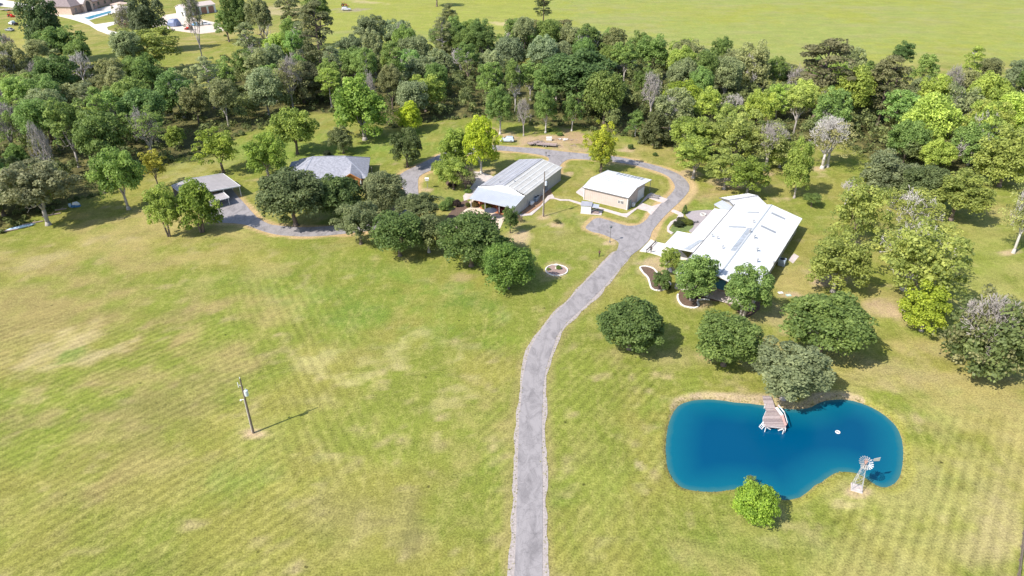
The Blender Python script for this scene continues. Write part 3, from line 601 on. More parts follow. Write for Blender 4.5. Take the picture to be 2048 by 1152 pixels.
for (xa, xb, ya, yb) in ((7.0, 8.2, 13.0, 26.5),):
    k = MB(); k.slab([(xa, ya, 3.7 + (xa + .2) * .2184 + .05), (xb, ya, 3.7 + (xb + .2) * .2184 + .05), (xb, yb, 3.7 + (xb + .2) * .2184 + .05), (xa, yb, 3.7 + (xa + .2) * .2184 + .05)], .04); k.build('roof_patch', mat('grey_patch', (.30, .32, .35), .5, 1.2, .35), g)
for (xa, xb, yc, left) in ((2.6, 6.6, 26.9, 1), (4.2, 7.0, 36.8, 1), (9.4, 13.0, 29.2, 0), (9.6, 13.0, 38.0, 0)):
    f_ = (lambda x: 3.7 + (x + .2) * .2184 + .05) if left else (lambda x: 5.6 - (x - 8.5) * .2468 + .05)
    k = MB(); k.slab([(xa, yc - .45, f_(xa)), (xb, yc - .45, f_(xb)), (xb, yc + .45, f_(xb)), (xa, yc + .45, f_(xa))], .04); k.build('skylight_panel', CLEAR, g)
for (u, v) in ((1445, 497), (1514, 501), (1515, 520), (1425, 466), (1435, 473), (1506, 449), (1411, 511), (1549, 519), (1498, 470), (1508, 479)):
    X0, Y0 = G(u, v, 5.0); L_ = g.matrix_basis.inverted() @ Vector((X0, Y0, 0)); zz = 3.7 + (L_.x + .2) * .2184 if L_.x < 8.5 else 5.6 - (L_.x - 8.5) * .2468
    k = MB(); k.tube((L_.x, L_.y, zz - .1), (L_.x, L_.y, zz + .7), .12); k.lathe([(.13, 0), (.28, .1), (.3, .25), (.1, .36)], (L_.x, L_.y, zz + .6), 10); k.build('roof_vent', STEEL, g)
for (x, y) in ((6.8, .3), (16.0, .3), (.2, .3)):
    k = MB(); k.box(x - .35, x + .35, y - .35, y + .35, 0, 1.0); k.box(x - .22, x + .22, y - .22, y + .22, 1.0, 3.7); k.build('porch_column', mat('pale_stone', (.50, .47, .43), .85, 3, .2, .2), g)
k = MB(); k.box(.0, 16, .0, 4, 0, .12); k.build('porch_floor', CONC, g)
k = MB(); k.box(6.2, 9.4, 3.9, 3.97, .5, 2.8); k.build('front_window', mat('blue_glass', (.05, .16, .24), .15, 1, .2, spec=.6), g)
for yy in (8, 13, 22, 31, 36):
    k = MB(); k.box(15.52, 15.58, yy, yy + 1.3, 1.0, 2.3); o = k.build('window', WHITE2, g); k = MB(); k.box(15.58, 15.6, yy + .1, yy + 1.2, 1.1, 2.2); k.build('pane', GLASS, o)
ribroof('side_roof', (-4.3, 20.9, 3.15), (-4.3, 38.2, 3.15), (-.25, 38.2, 3.5), (-.25, 20.9, 3.5), WHITE, g, pitch=1.2, h_=.03, label='long low white roof on the left side')
ribroof('carport_roof', (-7.7, 11.7, 3.05), (-7.7, 20.8, 3.05), (-.25, 20.8, 3.45), (-.25, 11.7, 3.45), WHITE, g, pitch=1.2, h_=.03, label='square white carport roof beside the driveway')
post_row(g, [(-7.4, 12.0), (-7.4, 16.2), (-7.4, 20.5), (-4.1, 26), (-4.1, 32), (-4.1, 38)], 0, 3.1, WHITE2, .16)
k = MB(); k.box(-.42, -.21, -.0, 42.4, 3.56, 3.76); k.build('gutter', TRIMD, g)
k = MB(); k.slab([(-3.0, 12.2, 3.42), (-1.6, 12.2, 3.49), (-.6, 18.6, 3.54), (-1.4, 18.6, 3.5)], .03); k.build('roof_stain', mat('grey_patch2', (.36, .38, .40), .5, 3, .3), g)

# little hip-like outbuilding behind it
g = empty('outbuilding', (54.9, 168.9, 0), R(20), 'small white gabled outbuilding with grey lean-to just behind the large white roof', 'shed')
ribwall('wall', .3, -7.2, 8.2, -7.2, 0, 2.9, 2.9, WALLG, g); ribwall('wall', 8.2, -7.2, 8.2, -.3, 0, 2.9, 2.9, WALLG, g, zt=(.5, 3.7)); ribwall('wall', 8.2, -.3, .3, -.3, 0, 2.9, 2.9, WALLG, g); ribwall('wall', .3, -.3, .3, -7.2, 0, 2.9, 2.9, WALLG, g, zt=(.5, 3.7))
ribroof('roof', (-.2, -7.6, 3.0), (8.6, -7.6, 3.0), (8.6, -3.6, 3.85), (-.2, -3.6, 3.85), mat('pale_grey_roof', (.50, .50, .50), .5, .4, .12), g, pitch=.8, w_=.14); ribroof('roof', (8.6, .2, 3.0), (-.2, .2, 3.0), (-.2, -3.6, 3.85), (8.6, -3.6, 3.85), WHITE, g, pitch=.8)
ribroof('lean_to_roof', (-3.0, -7.0, 2.3), (-3.0, -1.6, 2.3), (-.25, -1.2, 2.9), (-.25, -7.4, 2.9), GALVW, g, pitch=.6)
post_row(g, [(-2.8, -6.8), (-2.8, -1.8)], 0, 2.3, WOOD, .14)

k = MB(); k.beam((-.25, -3.6, 3.9), (8.7, -3.6, 3.9), .45, .06); k.build('ridge_cap', GALV, g)
k = MB(); k.beam((-.28, -7.7, 2.98), (-.28, -3.6, 3.84), .1, .2); k.beam((-.28, -3.6, 3.84), (-.28, .3, 2.98), .1, .2); k.build('fascia', TRIMD, g)  # dark strips along the gable edge paint in its shadow line
# far left carport
cx_, cy_ = G(374, 399, 3); g = empty('carport', (cx_, cy_, 0), R(41), 'open carport with dull grey roof edged in white at the end of the curving drive', 'carport')
greyr = mat('dull_grey_roof', (.36, .33, .325), .6, .5, .1)
ribroof('roof', (14.2, 0, 3.0), (14.2, 12.2, 3.0), (5.2, 12.2, 3.75), (5.2, 0, 3.75), greyr, g, pitch=1.0, h_=.04); ribroof('roof', (0, 12.2, 3.0), (0, 0, 3.0), (5.2, 0, 3.75), (5.2, 12.2, 3.75), greyr, g, pitch=1.0, h_=.04)
k = MB()
for yy in (-.12, 12.26): k.beam((14.2, yy, 2.98), (5.2, yy, 3.73), .14, .3); k.beam((5.2, yy, 3.73), (0, yy, 2.98), .14, .3)
k.beam((14.3, -.1, 2.95), (14.3, 12.3, 2.95), .12, .2); k.build('fascia', PAINTW, g)
ribroof('lean_to_roof', (4.2, -3.9, 2.2), (9.4, -3.9, 2.2), (9.4, .2, 2.5), (4.2, .2, 2.5), greyr, g, pitch=.9, h_=.04)
k = MB(); k.beam((9.5, -3.95, 2.2), (9.5, .2, 2.5), .12, .25); k.beam((4.2, -4.0, 2.15), (9.5, -4.0, 2.15), .1, .18); k.build('lean_to_fascia', PAINTW, g)
post_row(g, [(14.0, .1), (14.0, 6), (14.0, 12), (9.6, .1), (.2, .1), (.2, 12), (5.2, 12)], 0, 3.0, PAINTW, .14); post_row(g, [(9.2, -3.8), (6.6, -3.8), (4.4, -3.8)], 0, 2.2, PAINTW, .12)
k = MB(); k.box(0, 8.6, 11.6, 11.75, 0, 3.0); k.box(8.5, 8.6, 2.0, 11.6, 0, 3.0); k.build('back_wall', mat('dark_inner_wall', (.20, .17, .16), .8, 1, .1), g)

# grey shingled house behind the oaks
g = empty('shingled_house', (-59, 181.2, 0), R(5), 'brown house with grey shingled hip roof and cedar gable half hidden behind three oaks', 'house')
SH = mat('grey_shingles', (.27, .27, .30), .9, 1.6, .3, .5, bs=5)
k = MB(); k.prism([(-2.6, 5.4), (.6, 1.0), (17.4, 1.0), (17.4, 16.4), (-2.4, 16.4)], 'z', 0, 3.0); k.build('wall', mat('brown_wood_wall', (.20, .13, .10), .8, 2, .2), g)
ev = [(-3.9, 4.9, 3.0), (0, 0, 3.0), (18.5, .3, 3.0), (17.8, 17.1, 3.0), (-3.2, 17.4, 3.0)]; ra, rb = (2.1, 11.2, 5.9), (11.4, 10.8, 5.9)
def roofpoly(P, nme='roof', m=SH, lab=None):
    k = MB(); k.slab(P, .18); return tag(k.build(nme, m, g), lab)
ro = roofpoly([ev[1], ev[2], rb, ra], lab='front roof slope'); roofpoly([ev[2], ev[3], rb], lab='right roof slope'); roofpoly([ev[3], ev[4], ra, rb], lab='back roof slope'); roofpoly([ev[4], ev[0], ra], lab='left roof slope'); roofpoly([ev[0], ev[1], ra], lab='corner roof slope')
for a_, b_2 in ((ra, rb), (ra, ev[1]), (rb, ev[2]), (rb, ev[3]), (ra, ev[4]), (ra, ev[0])):
    k = MB(); k.beam(Vector(a_) + Vector((0, 0, .03)), Vector(b_2) + Vector((0, 0, .03)), .32, .07); k.build('hip_cap', mat('shingle_cap', (.24, .25, .29), .9, 3, .3, .5), ro)
roofpoly([(11.3, -1.2, 3.15), (14.1, -1.2, 5.0), (13.6, 6.9, 5.0), (11.3, 3.0, 3.55)], 'gable_roof'); roofpoly([(14.1, -1.2, 5.0), (16.9, -1.2, 3.15), (16.9, 3.0, 3.5), (13.6, 6.9, 5.0)], 'gable_roof')
k = MB(); k.add([(11.8, -.6, 0), (16.4, -.6, 0), (16.4, -.6, 3.2), (14.1, -.6, 4.75), (11.8, -.6, 3.2), (11.8, 0.9, 0), (16.4, 0.9, 0), (16.4, 0.9, 3.2), (14.1, 0.9, 4.75), (11.8, 0.9, 3.2)], [(0, 1, 2, 3, 4), (9, 8, 7, 6, 5), (0, 5, 6, 1), (1, 6, 7, 2), (0, 4, 9, 5), (2, 7, 8, 3), (3, 8, 9, 4)]); k.build('cedar_gable', BRICKP, g)
k = MB(); k.beam((11.2, -1.25, 3.1), (14.1, -1.25, 4.98), .1, .25); k.beam((14.1, -1.25, 4.98), (17.0, -1.25, 3.1), .1, .25); k.build('gable_trim', BRICKP, g)
k = MB(); k.box(13.4, 14.8, -.68, -.6, .1, 2.2); k.build('door', PAINTW, g); post_row(g, [(11.5, -1.0), (16.7, -1.0)], 0, 3.1, PAINTW, .2)
k = MB(); k.box(18.6, 21.6, 3.6, 10.2, .0, .12); k.build('side_deck', mat('dark_deck', (.12, .10, .10), .8, 3, .2), g)
post_row(g, [(18.7, 3.8), (18.7, 10)], .12, 2.6, WOOD, .14)
# rear dark-roofed porch peeping out on the left
k = MB(); k.slab([(-5.6, 13.0, 2.3), (-3.2, 13.0, 2.7), (-3.2, 17.4, 2.7), (-5.6, 17.4, 2.3)], .15); k.build('lean_to_roof', SH, g)

# far brick house with pool (top left)
g = empty('brick_house', (-284, 475, 0), R(83), 'distant tan brick house with brown hip roof and arched entry beside a blue pool', 'house')
BRK = mat('tan_brick', (.36, .25, .20), .85, 1.5, .2, .3); BRR = mat('brown_shingles', (.22, .175, .17), .9, 1.2, .2, .4); SUNB = mat('sunlit_brick', (.48, .36, .28), .85, 1.2, .15)  # last brick is the tan brick with sunlight painted into its colour
k = MB(); k.box(0, 26, 0, 24, 0, 5.2); k.box(26, 60, 3, 27, 0, 5.2); k.build('wall', BRK, g)
k = MB(); k.box(-.35, -.02, 0, 24.2, 0, 4.6); k.build('end_wall', SUNB, g)
def rp2(P, nme='roof', m=BRR): k = MB(); k.slab(P, .3); return k.build(nme, m, g)
e0 = [(-1, -1, 5.2), (27, -1, 5.2), (27, 25, 5.2), (-1, 25, 5.2)]; r0, r1 = (12, 12, 12.2), (22, 12, 12.2)
rp2([e0[0], e0[1], r1, r0]); rp2([e0[1], e0[2], r1]); rp2([e0[2], e0[3], r0, r1]); rp2([e0[3], e0[0], r0])
e1 = [(25, 2, 5.21), (61, 2, 5.21), (61, 28, 5.21), (25, 28, 5.21)]; s0, s1 = (37, 15, 11), (50, 15, 11)
rp2([e1[0], e1[1], s1, s0]); rp2([e1[1], e1[2], s1]); rp2([e1[2], e1[3], s0, s1]); rp2([e1[3], e1[0], s0])
k = MB(); k.prism([(9.6, 0), (18.8, 0), (18.8, 5.6), (14.2, 9.2), (9.6, 5.6)], 'y', -2.2, -.02)
k.build('entry_gable', SUNB, g)
arc = [(11.8, .1), (16.6, .1), (16.6, 4.2)] + [(14.2 + 2.4 * math.cos(R(a)), 4.2 + 2.4 * math.sin(R(a))) for a in range(20, 180, 20)] + [(11.8, 4.2)]
k = MB(); k.prism(arc, 'y', -2.3, -2.18); k.build('arched_opening', DARK, g)
rp2([(9.2, -2.6, 5.5), (14.2, -2.6, 9.5), (14.2, 5, 9.5), (9.2, 2, 5.5)], 'entry_roof', mat('sunlit_shingles', (.42, .37, .36), .9, 1.2, .2)); rp2([(14.2, -2.6, 9.5), (19.2, -2.6, 5.5), (19.2, 2, 5.5), (14.2, 5, 9.5)], 'entry_roof')  # sunward entry slope: sunlight painted in as a paler shingle tone
for xx in (3.5, 22, 31, 38, 45, 53):
    yb = -.1 if xx < 26 else 2.9
    k = MB(); k.box(xx, xx + 1.8, yb, yb + .09, 1.4, 3.6); o = k.build('window', TRIMD, g); k = MB(); k.box(xx + .15, xx + 1.65, yb - .04, yb, 1.55, 3.45); k.build('pane', GLASS, o)
PW = mat('pool_water', (.06, .30, .42), .12, 1, .1, spec=.5)
po = empty('swimming_pool', (*G(196, 29), 0), 0, 'blue rectangular swimming pool beside the distant brick house', 'swimming pool')
def pool_sheet(px, z, m, nme, par, base):
    P = [(x - base[0], y - base[1]) for x, y in GP(px)]; return sheet(nme, P, z, m, parent=par, kind=None)
bb = G(196, 29)
pool_sheet([(163,36.5),(176,41),(226,27),(226,22),(217,20)], .16, mat('pool_coping', (.62, .58, .55), .8, 1, .1), 'coping', po, bb); pool_sheet([(168,36),(177,39.5),(223,25.5),(221,22)], .19, PW, 'water', po, bb)
def gazebo():
    x, y = G(244, 18); q_ = empty('gazebo', (x, y, 0), R(70), 'tan-roofed open gazebo between the distant pool and the big dark tree', 'gazebo')
    k = MB(); k.slab([(-4.6, -4.6, 3.4), (4.6, -4.6, 3.4), (.4, 0, 4.6), (-.4, 0, 4.6)], .15); k.slab([(4.6, 4.6, 3.4), (-4.6, 4.6, 3.4), (-.4, 0, 4.6), (.4, 0, 4.6)], .15); k.slab([(4.6, -4.6, 3.4), (4.6, 4.6, 3.4), (.4, 0, 4.6)], .15); k.slab([(-4.6, 4.6, 3.4), (-4.6, -4.6, 3.4), (-.4, 0, 4.6)], .15); k.build('roof', mat('tan_roof', (.50, .38, .30), .8, 1, .1), q_)
    post_row(q_, [(-4.2, -4.2), (4.2, -4.2), (4.2, 4.2), (-4.2, 4.2)], 0, 3.4, BRK, .4)
gazebo()
# distant shed with brown doors
g = empty('metal_shed', (-216.6, 475.1, 0), R(-28), 'distant white metal shed with brown roll-up doors half hidden by trees', 'shed')
k = MB(); k.prism([(0, 0), (10, 0), (10, 5), (5, 6.6), (0, 5)], 'y', 0, 22); k.build('wall', PAINTW, g)
k = MB(); k.slab([(-.4, -.4, 5.05), (5, -.4, 6.85), (5, 22.4, 6.85), (-.4, 22.4, 5.05)], .15); k.slab([(5, -.4, 6.85), (10.4, -.4, 5.05), (10.4, 22.4, 5.05), (5, 22.4, 6.85)], .15); k.build('roof', WALLB, g)
k = MB(); k.box(6.8, 8.2, -.08, -.01, 0, 2.4); k.build('door', DARK, g)
g.rotation_euler.z = R(-38)
for i in range(4):
    k = MB(); k.box(10.02, 10.12, 1.2 + i * 5.2, 5.0 + i * 5.2, .1, 4.2); k.build('roll_up_door', mat('brown_door', (.30, .15, .11), .7, 1, .1), g)

# ------------------------------------------------------------ vehicles
TYRE = BLACK; RIM = mat('rim_silver', (.45, .45, .46), .4, 2, .1, 0, .6); CARGL = mat('car_glass', (.03, .04, .05), .08, 1, .1, spec=.8)
def wheels(par, xs, yw, r=.36, w_=.24):
    for x in xs:
        for s in (-1, 1):
            k = MB(); k.tube((x, s * yw, r), (x, s * (yw + w_), r), r, r, 16); o = k.build('wheel', TYRE, par); k = MB(); k.tube((x, s * (yw + w_ - .01), r), (x, s * (yw + w_ + .02), r), r * .6, r * .55, 12); k.build('rim', RIM, o)
def loft(sections):
    """sections: list of (x, halfwidth_bottom, halfwidth_top, z0, z1)"""
    mb = MB(); vs = []; fs = []
    for x, a, t, z0, z1 in sections: vs += [(x, -a, z0), (x, a, z0), (x, a * 1.0, z0 + (z1 - z0) * .55), (x, t, z1), (x, -t, z1), (x, -a, z0 + (z1 - z0) * .55)]
    n_ = len(sections)
    for i in range(n_ - 1):
        for j in range(6): a = i * 6 + j; b_ = i * 6 + (j + 1) % 6; fs.append((a, b_, b_ + 6, a + 6))
    fs += [tuple(range(5, -1, -1)), tuple(range((n_ - 1) * 6, n_ * 6))]
    return mb.add(vs, fs)
def car(name, u, v, ang, col, label, cat, kind='suv', sc=1.0):
    x, y = G(u, v); c = empty(name, (x, y, .07 if kind != 'x' else 0), R(ang), label, cat); c.scale = (sc,) * 3
    m = mat('car_paint_%d_%d_%d' % tuple(int(q * 99) for q in col), col, .28, 1, .04, spec=.6)
    if kind == 'suv':
        loft([(-2.35, .80, .70, .45, .95), (-2.2, .9, .82, .32, 1.05), (-1.2, .93, .86, .3, 1.08), (1.0, .93, .86, .3, 1.05), (1.9, .9, .78, .32, .95), (2.3, .76, .62, .42, .82)]).build('body', m, c, bevel=.05)
        loft([(-2.2, .80, .74, 1.0, 1.10), (-1.95, .82, .66, 1.0, 1.66), (-1.2, .84, .68, 1.0, 1.74), (.1, .84, .68, 1.0, 1.72), (.95, .82, .72, 1.0, 1.10)]).build('cabin', m, c, bevel=.03)
        k = MB(); 
        for s in (-1, 1): k.add([(-1.85, s * .80, 1.16), (.62, s * .80, 1.16), (.12, s * .735, 1.58), (-1.75, s * .735, 1.58)], [(0, 1, 2, 3)])
        k.add([(.97, -.68, 1.14), (.97, .68, 1.14), (.22, .6, 1.66), (.22, -.6, 1.66)], [(0, 1, 2, 3)]); k.add([(-2.24, -.66, 1.16), (-2.24, .66, 1.16), (-2.03, .58, 1.6), (-2.03, -.58, 1.6)], [(0, 1, 2, 3)]); k.build('windows', CARGL, c)
        k = MB(); k.beam((-1.7, -.55, 1.78), (-.1, -.55, 1.78), .04); k.beam((-1.7, .55, 1.78), (-.1, .55, 1.78), .04); k.build('roof_rack', BLACK, c)
    elif kind == 'sedan':
        loft([(-2.35, .78, .7, .4, .85), (-2.1, .88, .8, .3, .92), (1.0, .9, .82, .28, .9), (1.9, .86, .76, .3, .8), (2.3, .74, .6, .4, .7)]).build('body', m, c, bevel=.05)
        loft([(-1.7, .78, .7, .86, .95), (-1.1, .78, .6, .86, 1.38), (.1, .78, .6, .86, 1.42), (.95, .78, .7, .86, .95)]).build('cabin', CARGL, c); k = MB(); k.slab([(-1.1, -.58, 1.44), (.1, -.58, 1.46), (.1, .58, 1.46), (-1.1, .58, 1.44)], .05); k.build('roof', m, c)
    else:
        loft([(-.6, .92, .85, .4, 1.05), (1.4, .92, .82, .38, 1.1), (2.3, .9, .78, .4, 1.0), (2.8, .8, .66, .5, .9)]).build('body', m, c, bevel=.05)
        loft([(-.6, .86, .72, 1.0, 1.78), (.5, .86, .72, 1.0, 1.82), (1.3, .84, .7, 1.0, 1.15)]).build('cabin', m, c)
        k = MB()
        for s in (-1, 1): k.add([(-.5, s * .835, 1.2), (1.0, s * .835, 1.2), (.5, s * .765, 1.65), (-.5, s * .765, 1.65)], [(0, 1, 2, 3)])
        k.add([(1.34, -.66, 1.2), (1.34, .66, 1.2), (.6, .62, 1.76), (.6, -.62, 1.76)], [(0, 1, 2, 3)]); k.build('windows', CARGL, c)
        k = MB(); k.box(-3.0, -.62, -.95, .95, .55, .7); k.box(-3.0, -.62, -.95, -.87, .7, 1.15); k.box(-3.0, -.62, .87, .95, .7, 1.15); k.box(-3.0, -2.92, -.87, .87, .7, 1.1); k.build('bed', BLACK if kind == 'pickup_dark' else m, c)
    wheels(c, (-1.4, 1.5) if kind in ('suv', 'sedan') else (-1.9, 1.9), .72)
    for s in (-1, 1):
        fx = 2.25 if kind != 'pickup' and kind != 'pickup_dark' else 2.76
        k = MB(); k.box(fx - .06, fx + .06, s * .55 - .13, s * .55 + .13, .68, .82); k.build('headlight', PAINTW, c)
        bx_ = -2.33 if kind in ('suv', 'sedan') else -3.02
        k = MB(); k.box(bx_ - .04, bx_ + .05, s * .68 - .09, s * .68 + .09, .75, 1.0); k.build('tail_light', mat('red_lens', (.4, .02, .02), .3, 1, .1), c)
    return c
car('parked_suv', 1014, 283.5, 176, (.50, .56, .60), 'silver SUV parked on bare dirt just beyond the road bend', 'car', 'suv', 1.02)
def trailer(u, v, ang, L_, W_, label, sc=1, col=WOOD):
    x, y = G(u, v); c = empty('utility_trailer', (x, y, 0), R(ang), label, 'trailer', 'flat trailers parked beside the SUV' if sc == 1 else None); c.scale = (sc,) * 3
    n_ = 8
    for i in range(n_):
        y0 = -W_ / 2 + i * W_ / n_; k = MB(); k.box(-L_ / 2, L_ / 2, y0 + .01, y0 + W_ / n_ - .015, .68, .73); k.build('deck_board', col, c)
    k = MB(); k.beam((-L_ / 2, -W_ / 2, .62), (L_ / 2 + .2, -W_ / 2, .62), .1, .14); k.beam((-L_ / 2, W_ / 2, .62), (L_ / 2 + .2, W_ / 2, .62), .1, .14)
    for i in range(5): xx = -L_ / 2 + i * L_ / 4; k.beam((xx, -W_ / 2, .6), (xx, W_ / 2, .6), .08, .1)
    k.beam((L_ / 2, -W_ / 2, .6), (L_ / 2 + 1.4, 0, .55), .08); k.beam((L_ / 2, W_ / 2, .6), (L_ / 2 + 1.4, 0, .55), .08); k.build('frame', TRIMD, c)
    k = MB(); 
    for s in (-1, 1): k.beam((-L_ / 2, s * W_ / 2, 1.05), (L_ / 2, s * W_ / 2, 1.05), .06); [k.beam((-L_ / 2 + i * L_ / 3, s * W_ / 2, .7), (-L_ / 2 + i * L_ / 3, s * W_ / 2, 1.05), .06) for i in range(4)]
    k.build('side_rail', TRIMD, c); wheels(c, (-.8, 0), W_ / 2 + .05, .36, .2); return c
trailer(1069, 289, 35, 4.6, 2.0, 'shorter brown flat trailer between the silver SUV and the long trailer')
trailer(1093, 292, -12, 6.6, 2.2, 'long brown flat trailer with wooden deck at the edge of the road')
trailer(17, 21, 8, 8, 2.4, 'long tan flat trailer behind the red tractor far at top left', 1.3, mat('tan_boards', (.50, .40, .34), .8, 4, .2))
car('pickup_truck', 57, 22, -35, (.70, .72, .75), 'white pickup truck on the pale drive beside the dark tree at top left', 'pickup truck', 'pickup', 1.25)
car('pickup_truck', 27, 50, 150, (.68, .70, .72), 'white pickup truck standing on grass below the red tractor', 'pickup truck', 'pickup_dark', 1.25)
car('parked_car', 69, 48, 170, (.03, .04, .06), 'black car on the grass right of the white pickup, far top left', 'car', 'suv', 1.2)
car('parked_car', 20, 62, 160, (.30, .31, .33), 'grey sedan parked in front of the white pickup on grass', 'car', 'sedan', 1.2)
car('parked_car', -1, 11, 90, (.05, .08, .14), 'dark blue car cut off by the left edge of the picture', 'car', 'suv', 1.2)
car('parked_car', 391, 52, 160, (.12, .25, .40), 'blue car among equipment in the yard of the distant metal shed', 'car', 'suv', 1.2)
car('parked_car', 412, 50, 20, (.60, .62, .65), 'light silver car beside the blue one in front of the brown doors', 'car', 'sedan', 1.2)
def tractor(u, v, ang, col, label, sc=1.3, cab=True):
    x, y = G(u, v); c = empty('tractor', (x, y, 0), R(ang), label, 'tractor'); c.scale = (sc,) * 3; m = mat('tractor_paint_%d' % int(col[0] * 99), col, .45, 1, .1)
    loft([(.2, .35, .3, .8, 1.45), (1.5, .33, .26, .75, 1.4), (1.7, .28, .2, .8, 1.25)]).build('hood', m, c); k = MB(); k.box(-.8, .2, -.4, .4, .7, 1.1); k.box(-.7, -.3, -.3, .3, 1.1, 1.5); k.build('body', m, c)
    k = MB()
    for a in (-.9, .3):
        for s in (-.55, .55): k.beam((a, s, 1.0), (a, s, 2.2), .07)
    k.build('cab_frame', BLACK, c); k = MB(); k.box(-1.05, .45, -.65, .65, 2.2, 2.3); k.build('canopy', m, c)
    for xx, r_, yy in ((-.6, .75, .6), (1.3, .45, .5)):
        for s in (-1, 1):
            k = MB(); k.tube((xx, s * yy, r_), (xx, s * (yy + .35), r_), r_, r_, 16); o = k.build('wheel', BLACK, c); k = MB(); k.tube((xx, s * (yy + .33), r_), (xx, s * (yy + .37), r_), r_ * .5, r_ * .5, 10); k.build('rim', m, o)
    k = MB(); k.box(2.2, 2.4, -.8, .8, .2, .8); k.beam((.6, .5, .9), (2.2, .5, .5), .1); k.beam((.6, -.5, .9), (2.2, -.5, .5), .1); k.build('loader', m, c)
tractor(22, 34, -30, (.55, .04, .02), 'bright red tractor with canopy on the grass far top left')
tractor(243, 50, 0, (.30, .05, .06), 'small dark red tractor on grass inside the distant pale drive', 1.2)
tractor(380, 60, 170, (.50, .05, .03), 'red machine at the edge of the yard of the distant shed', 1.2)
tractor(688, 13, 10, (.42, .16, .05), 'orange digger alone in the far meadow', 1.3)
car('parked_car', 693, 21, 0, (.45, .45, .47), 'grey vehicle on bare soil below the orange digger', 'car', 'suv', 1.3)
x, y = G(57, 55); c = empty('water_tank', (x, y, 0), R(10), 'grey cylindrical tank lying between the white pickup and black car', 'tank'); k = MB(); k.tube((-2.2, 0, 1.1), (2.2, 0, 1.1), 1.0, 1.0, 20); k.build('tank_body', mat('tank_grey', (.42, .40, .36), .6, 1, .1), c, True); k = MB(); k.box(-1.6, -1.3, -.8, .8, 0, .5); k.box(1.3, 1.6, -.8, .8, 0, .5); k.build('cradle', TRIMD, c)
x, y = G(349, 52); c = empty('covered_load', (x, y, 0), R(-10), 'blue-grey tarpaulin covered heap in the yard of the distant shed', 'tarp'); k = loft([(-3.2, 2.4, 1.2, .1, 2.2), (-2, 3.0, 2.0, .1, 3.8), (1.8, 3.0, 1.8, .1, 4.1), (3.2, 2.4, 1.1, .1, 2.6)]); k.build('tarpaulin', mat('blue_grey_tarp', (.16, .19, .30), .5, .6, .2), c, bevel=.3); k = MB(); k.box(-3, 3, -2, 2, 0, .1); k.build('pallet', WOOD, c)

# ------------------------------------------------------------ poles and lamps
def upole(u, v, top, label, gear):
    x, y = G(u, v); h_ = zat(x, y, top); c = empty('utility_pole', (x, y, 0), 0, label, 'utility pole')
    k = MB(); k.tube((0, 0, 0), (0, 0, h_), .19, .11, 12); k.build('pole', POLEM, c, False)
    k = MB(); k.tube((-.2, 0, .2), (-.17, 0, h_ * .62), .045, .045, 6); k.build('painted_highlight', mat('pole_highlight', (.66, .66, .68), .5, 1, .05), c)  # pale tube stands in for the highlight down the pole's left side
    k = MB(); k.tube((.42, 0, h_ * .70), (.42, 0, h_ * .70 + .95), .3, .3, 14); k.tube((.42, 0, h_ * .70 + .95), (.42, 0, h_ * .70 + 1.05), .3, .1, 14); o = k.build('transformer', mat('transformer_grey', (.62, .66, .72), .4, 1, .1, 0, .2), c)
    k = MB(); k.tube((.42, 0, h_ * .70 + 1.0), (.42, 0, h_ * .70 + 1.35), .06, .04, 8); k.build('bushing', PAINTW, o); k = MB(); k.box(.1, .2, -.12, .12, h_ * .7 + .1, h_ * .7 + .8); k.build('bracket', STEEL, o)
    if gear:
        k = MB(); k.tube((-.15, 0, h_ * .87), (-.55, 0, h_ * .90), .05); k.tube((-.45, -.05, h_ * .85), (-.5, -.05, h_ * .93), .07); k.build('cutout', PAINTW, c); k = MB(); k.tube((-.15, 0, h_ * .63), (-.6, 0, h_ * .62), .05); k.lathe([(.04, 0), (.16, .1), (.17, .2), (.05, .3)], (-.65, 0, h_ * .60)); k.build('lamp', PAINTW, c)
        k = MB(); k.tube((0, 0, h_), (0, 0, h_ + .25), .07, .05); k.build('insulator', PAINTW, c)
upole(507, 866, 757, 'wooden utility pole with pale transformer alone in the left field', True)
upole(1087, 433, 343, 'tall wooden utility pole beside the long metal building and shed', False)
x, y = G(1219.5, 484.5); h_ = zat(x, y, 452); c = empty('lamp_post', (x, y, 0), 0, 'dark lamp post at the corner of the parking apron', 'lamp post')
k = MB(); k.tube((0, 0, 0), (0, 0, h_ - .5), .09, .06, 10); k.lathe([(.2, 0), (.16, .3), (.09, .35)], n=12); k.build('post', TRIMD, c); k = MB(); k.lathe([(.1, 0), (.28, .12), (.34, .4), (.22, .55), (.05, .62)], (0, 0, h_ - .55), 14); k.build('lamp_head', mat('lamp_dark', (.10, .11, .12), .4, 1, .1), c, True)
x, y = G(855, 377); h_ = zat(x, y, 357); c = empty('birdhouse', (x, y, 0), 0, 'white birdhouse on a thin mast near the driveway curve', 'birdhouse')
k = MB(); k.tube((0, 0, 0), (0, 0, h_ - .6), .05, .05, 6); k.tube((.18, .1, 0), (.18, .1, h_ - .6), .03, .03, 6); k.build('mast', STEEL, c); k = MB(); k.box(-.45, .45, -.35, .35, h_ - .6, h_); k.build('box', PAINTW, c); k = MB(); k.slab([(-.55, -.45, h_), (.55, -.45, h_), (.55, 0, h_ + .3), (-.55, 0, h_ + .3)], .05); k.slab([(-.55, 0, h_ + .3), (.55, 0, h_ + .3), (.55, .45, h_), (-.55, .45, h_)], .05); k.build('roof', PAINTW, c)
k = MB(); [k.box(-.3 + i * .3 - .06, -.3 + i * .3 + .06, -.37, -.35, h_ - .4, h_ - .2) for i in range(3)]; k.build('entrance', DARK, c)

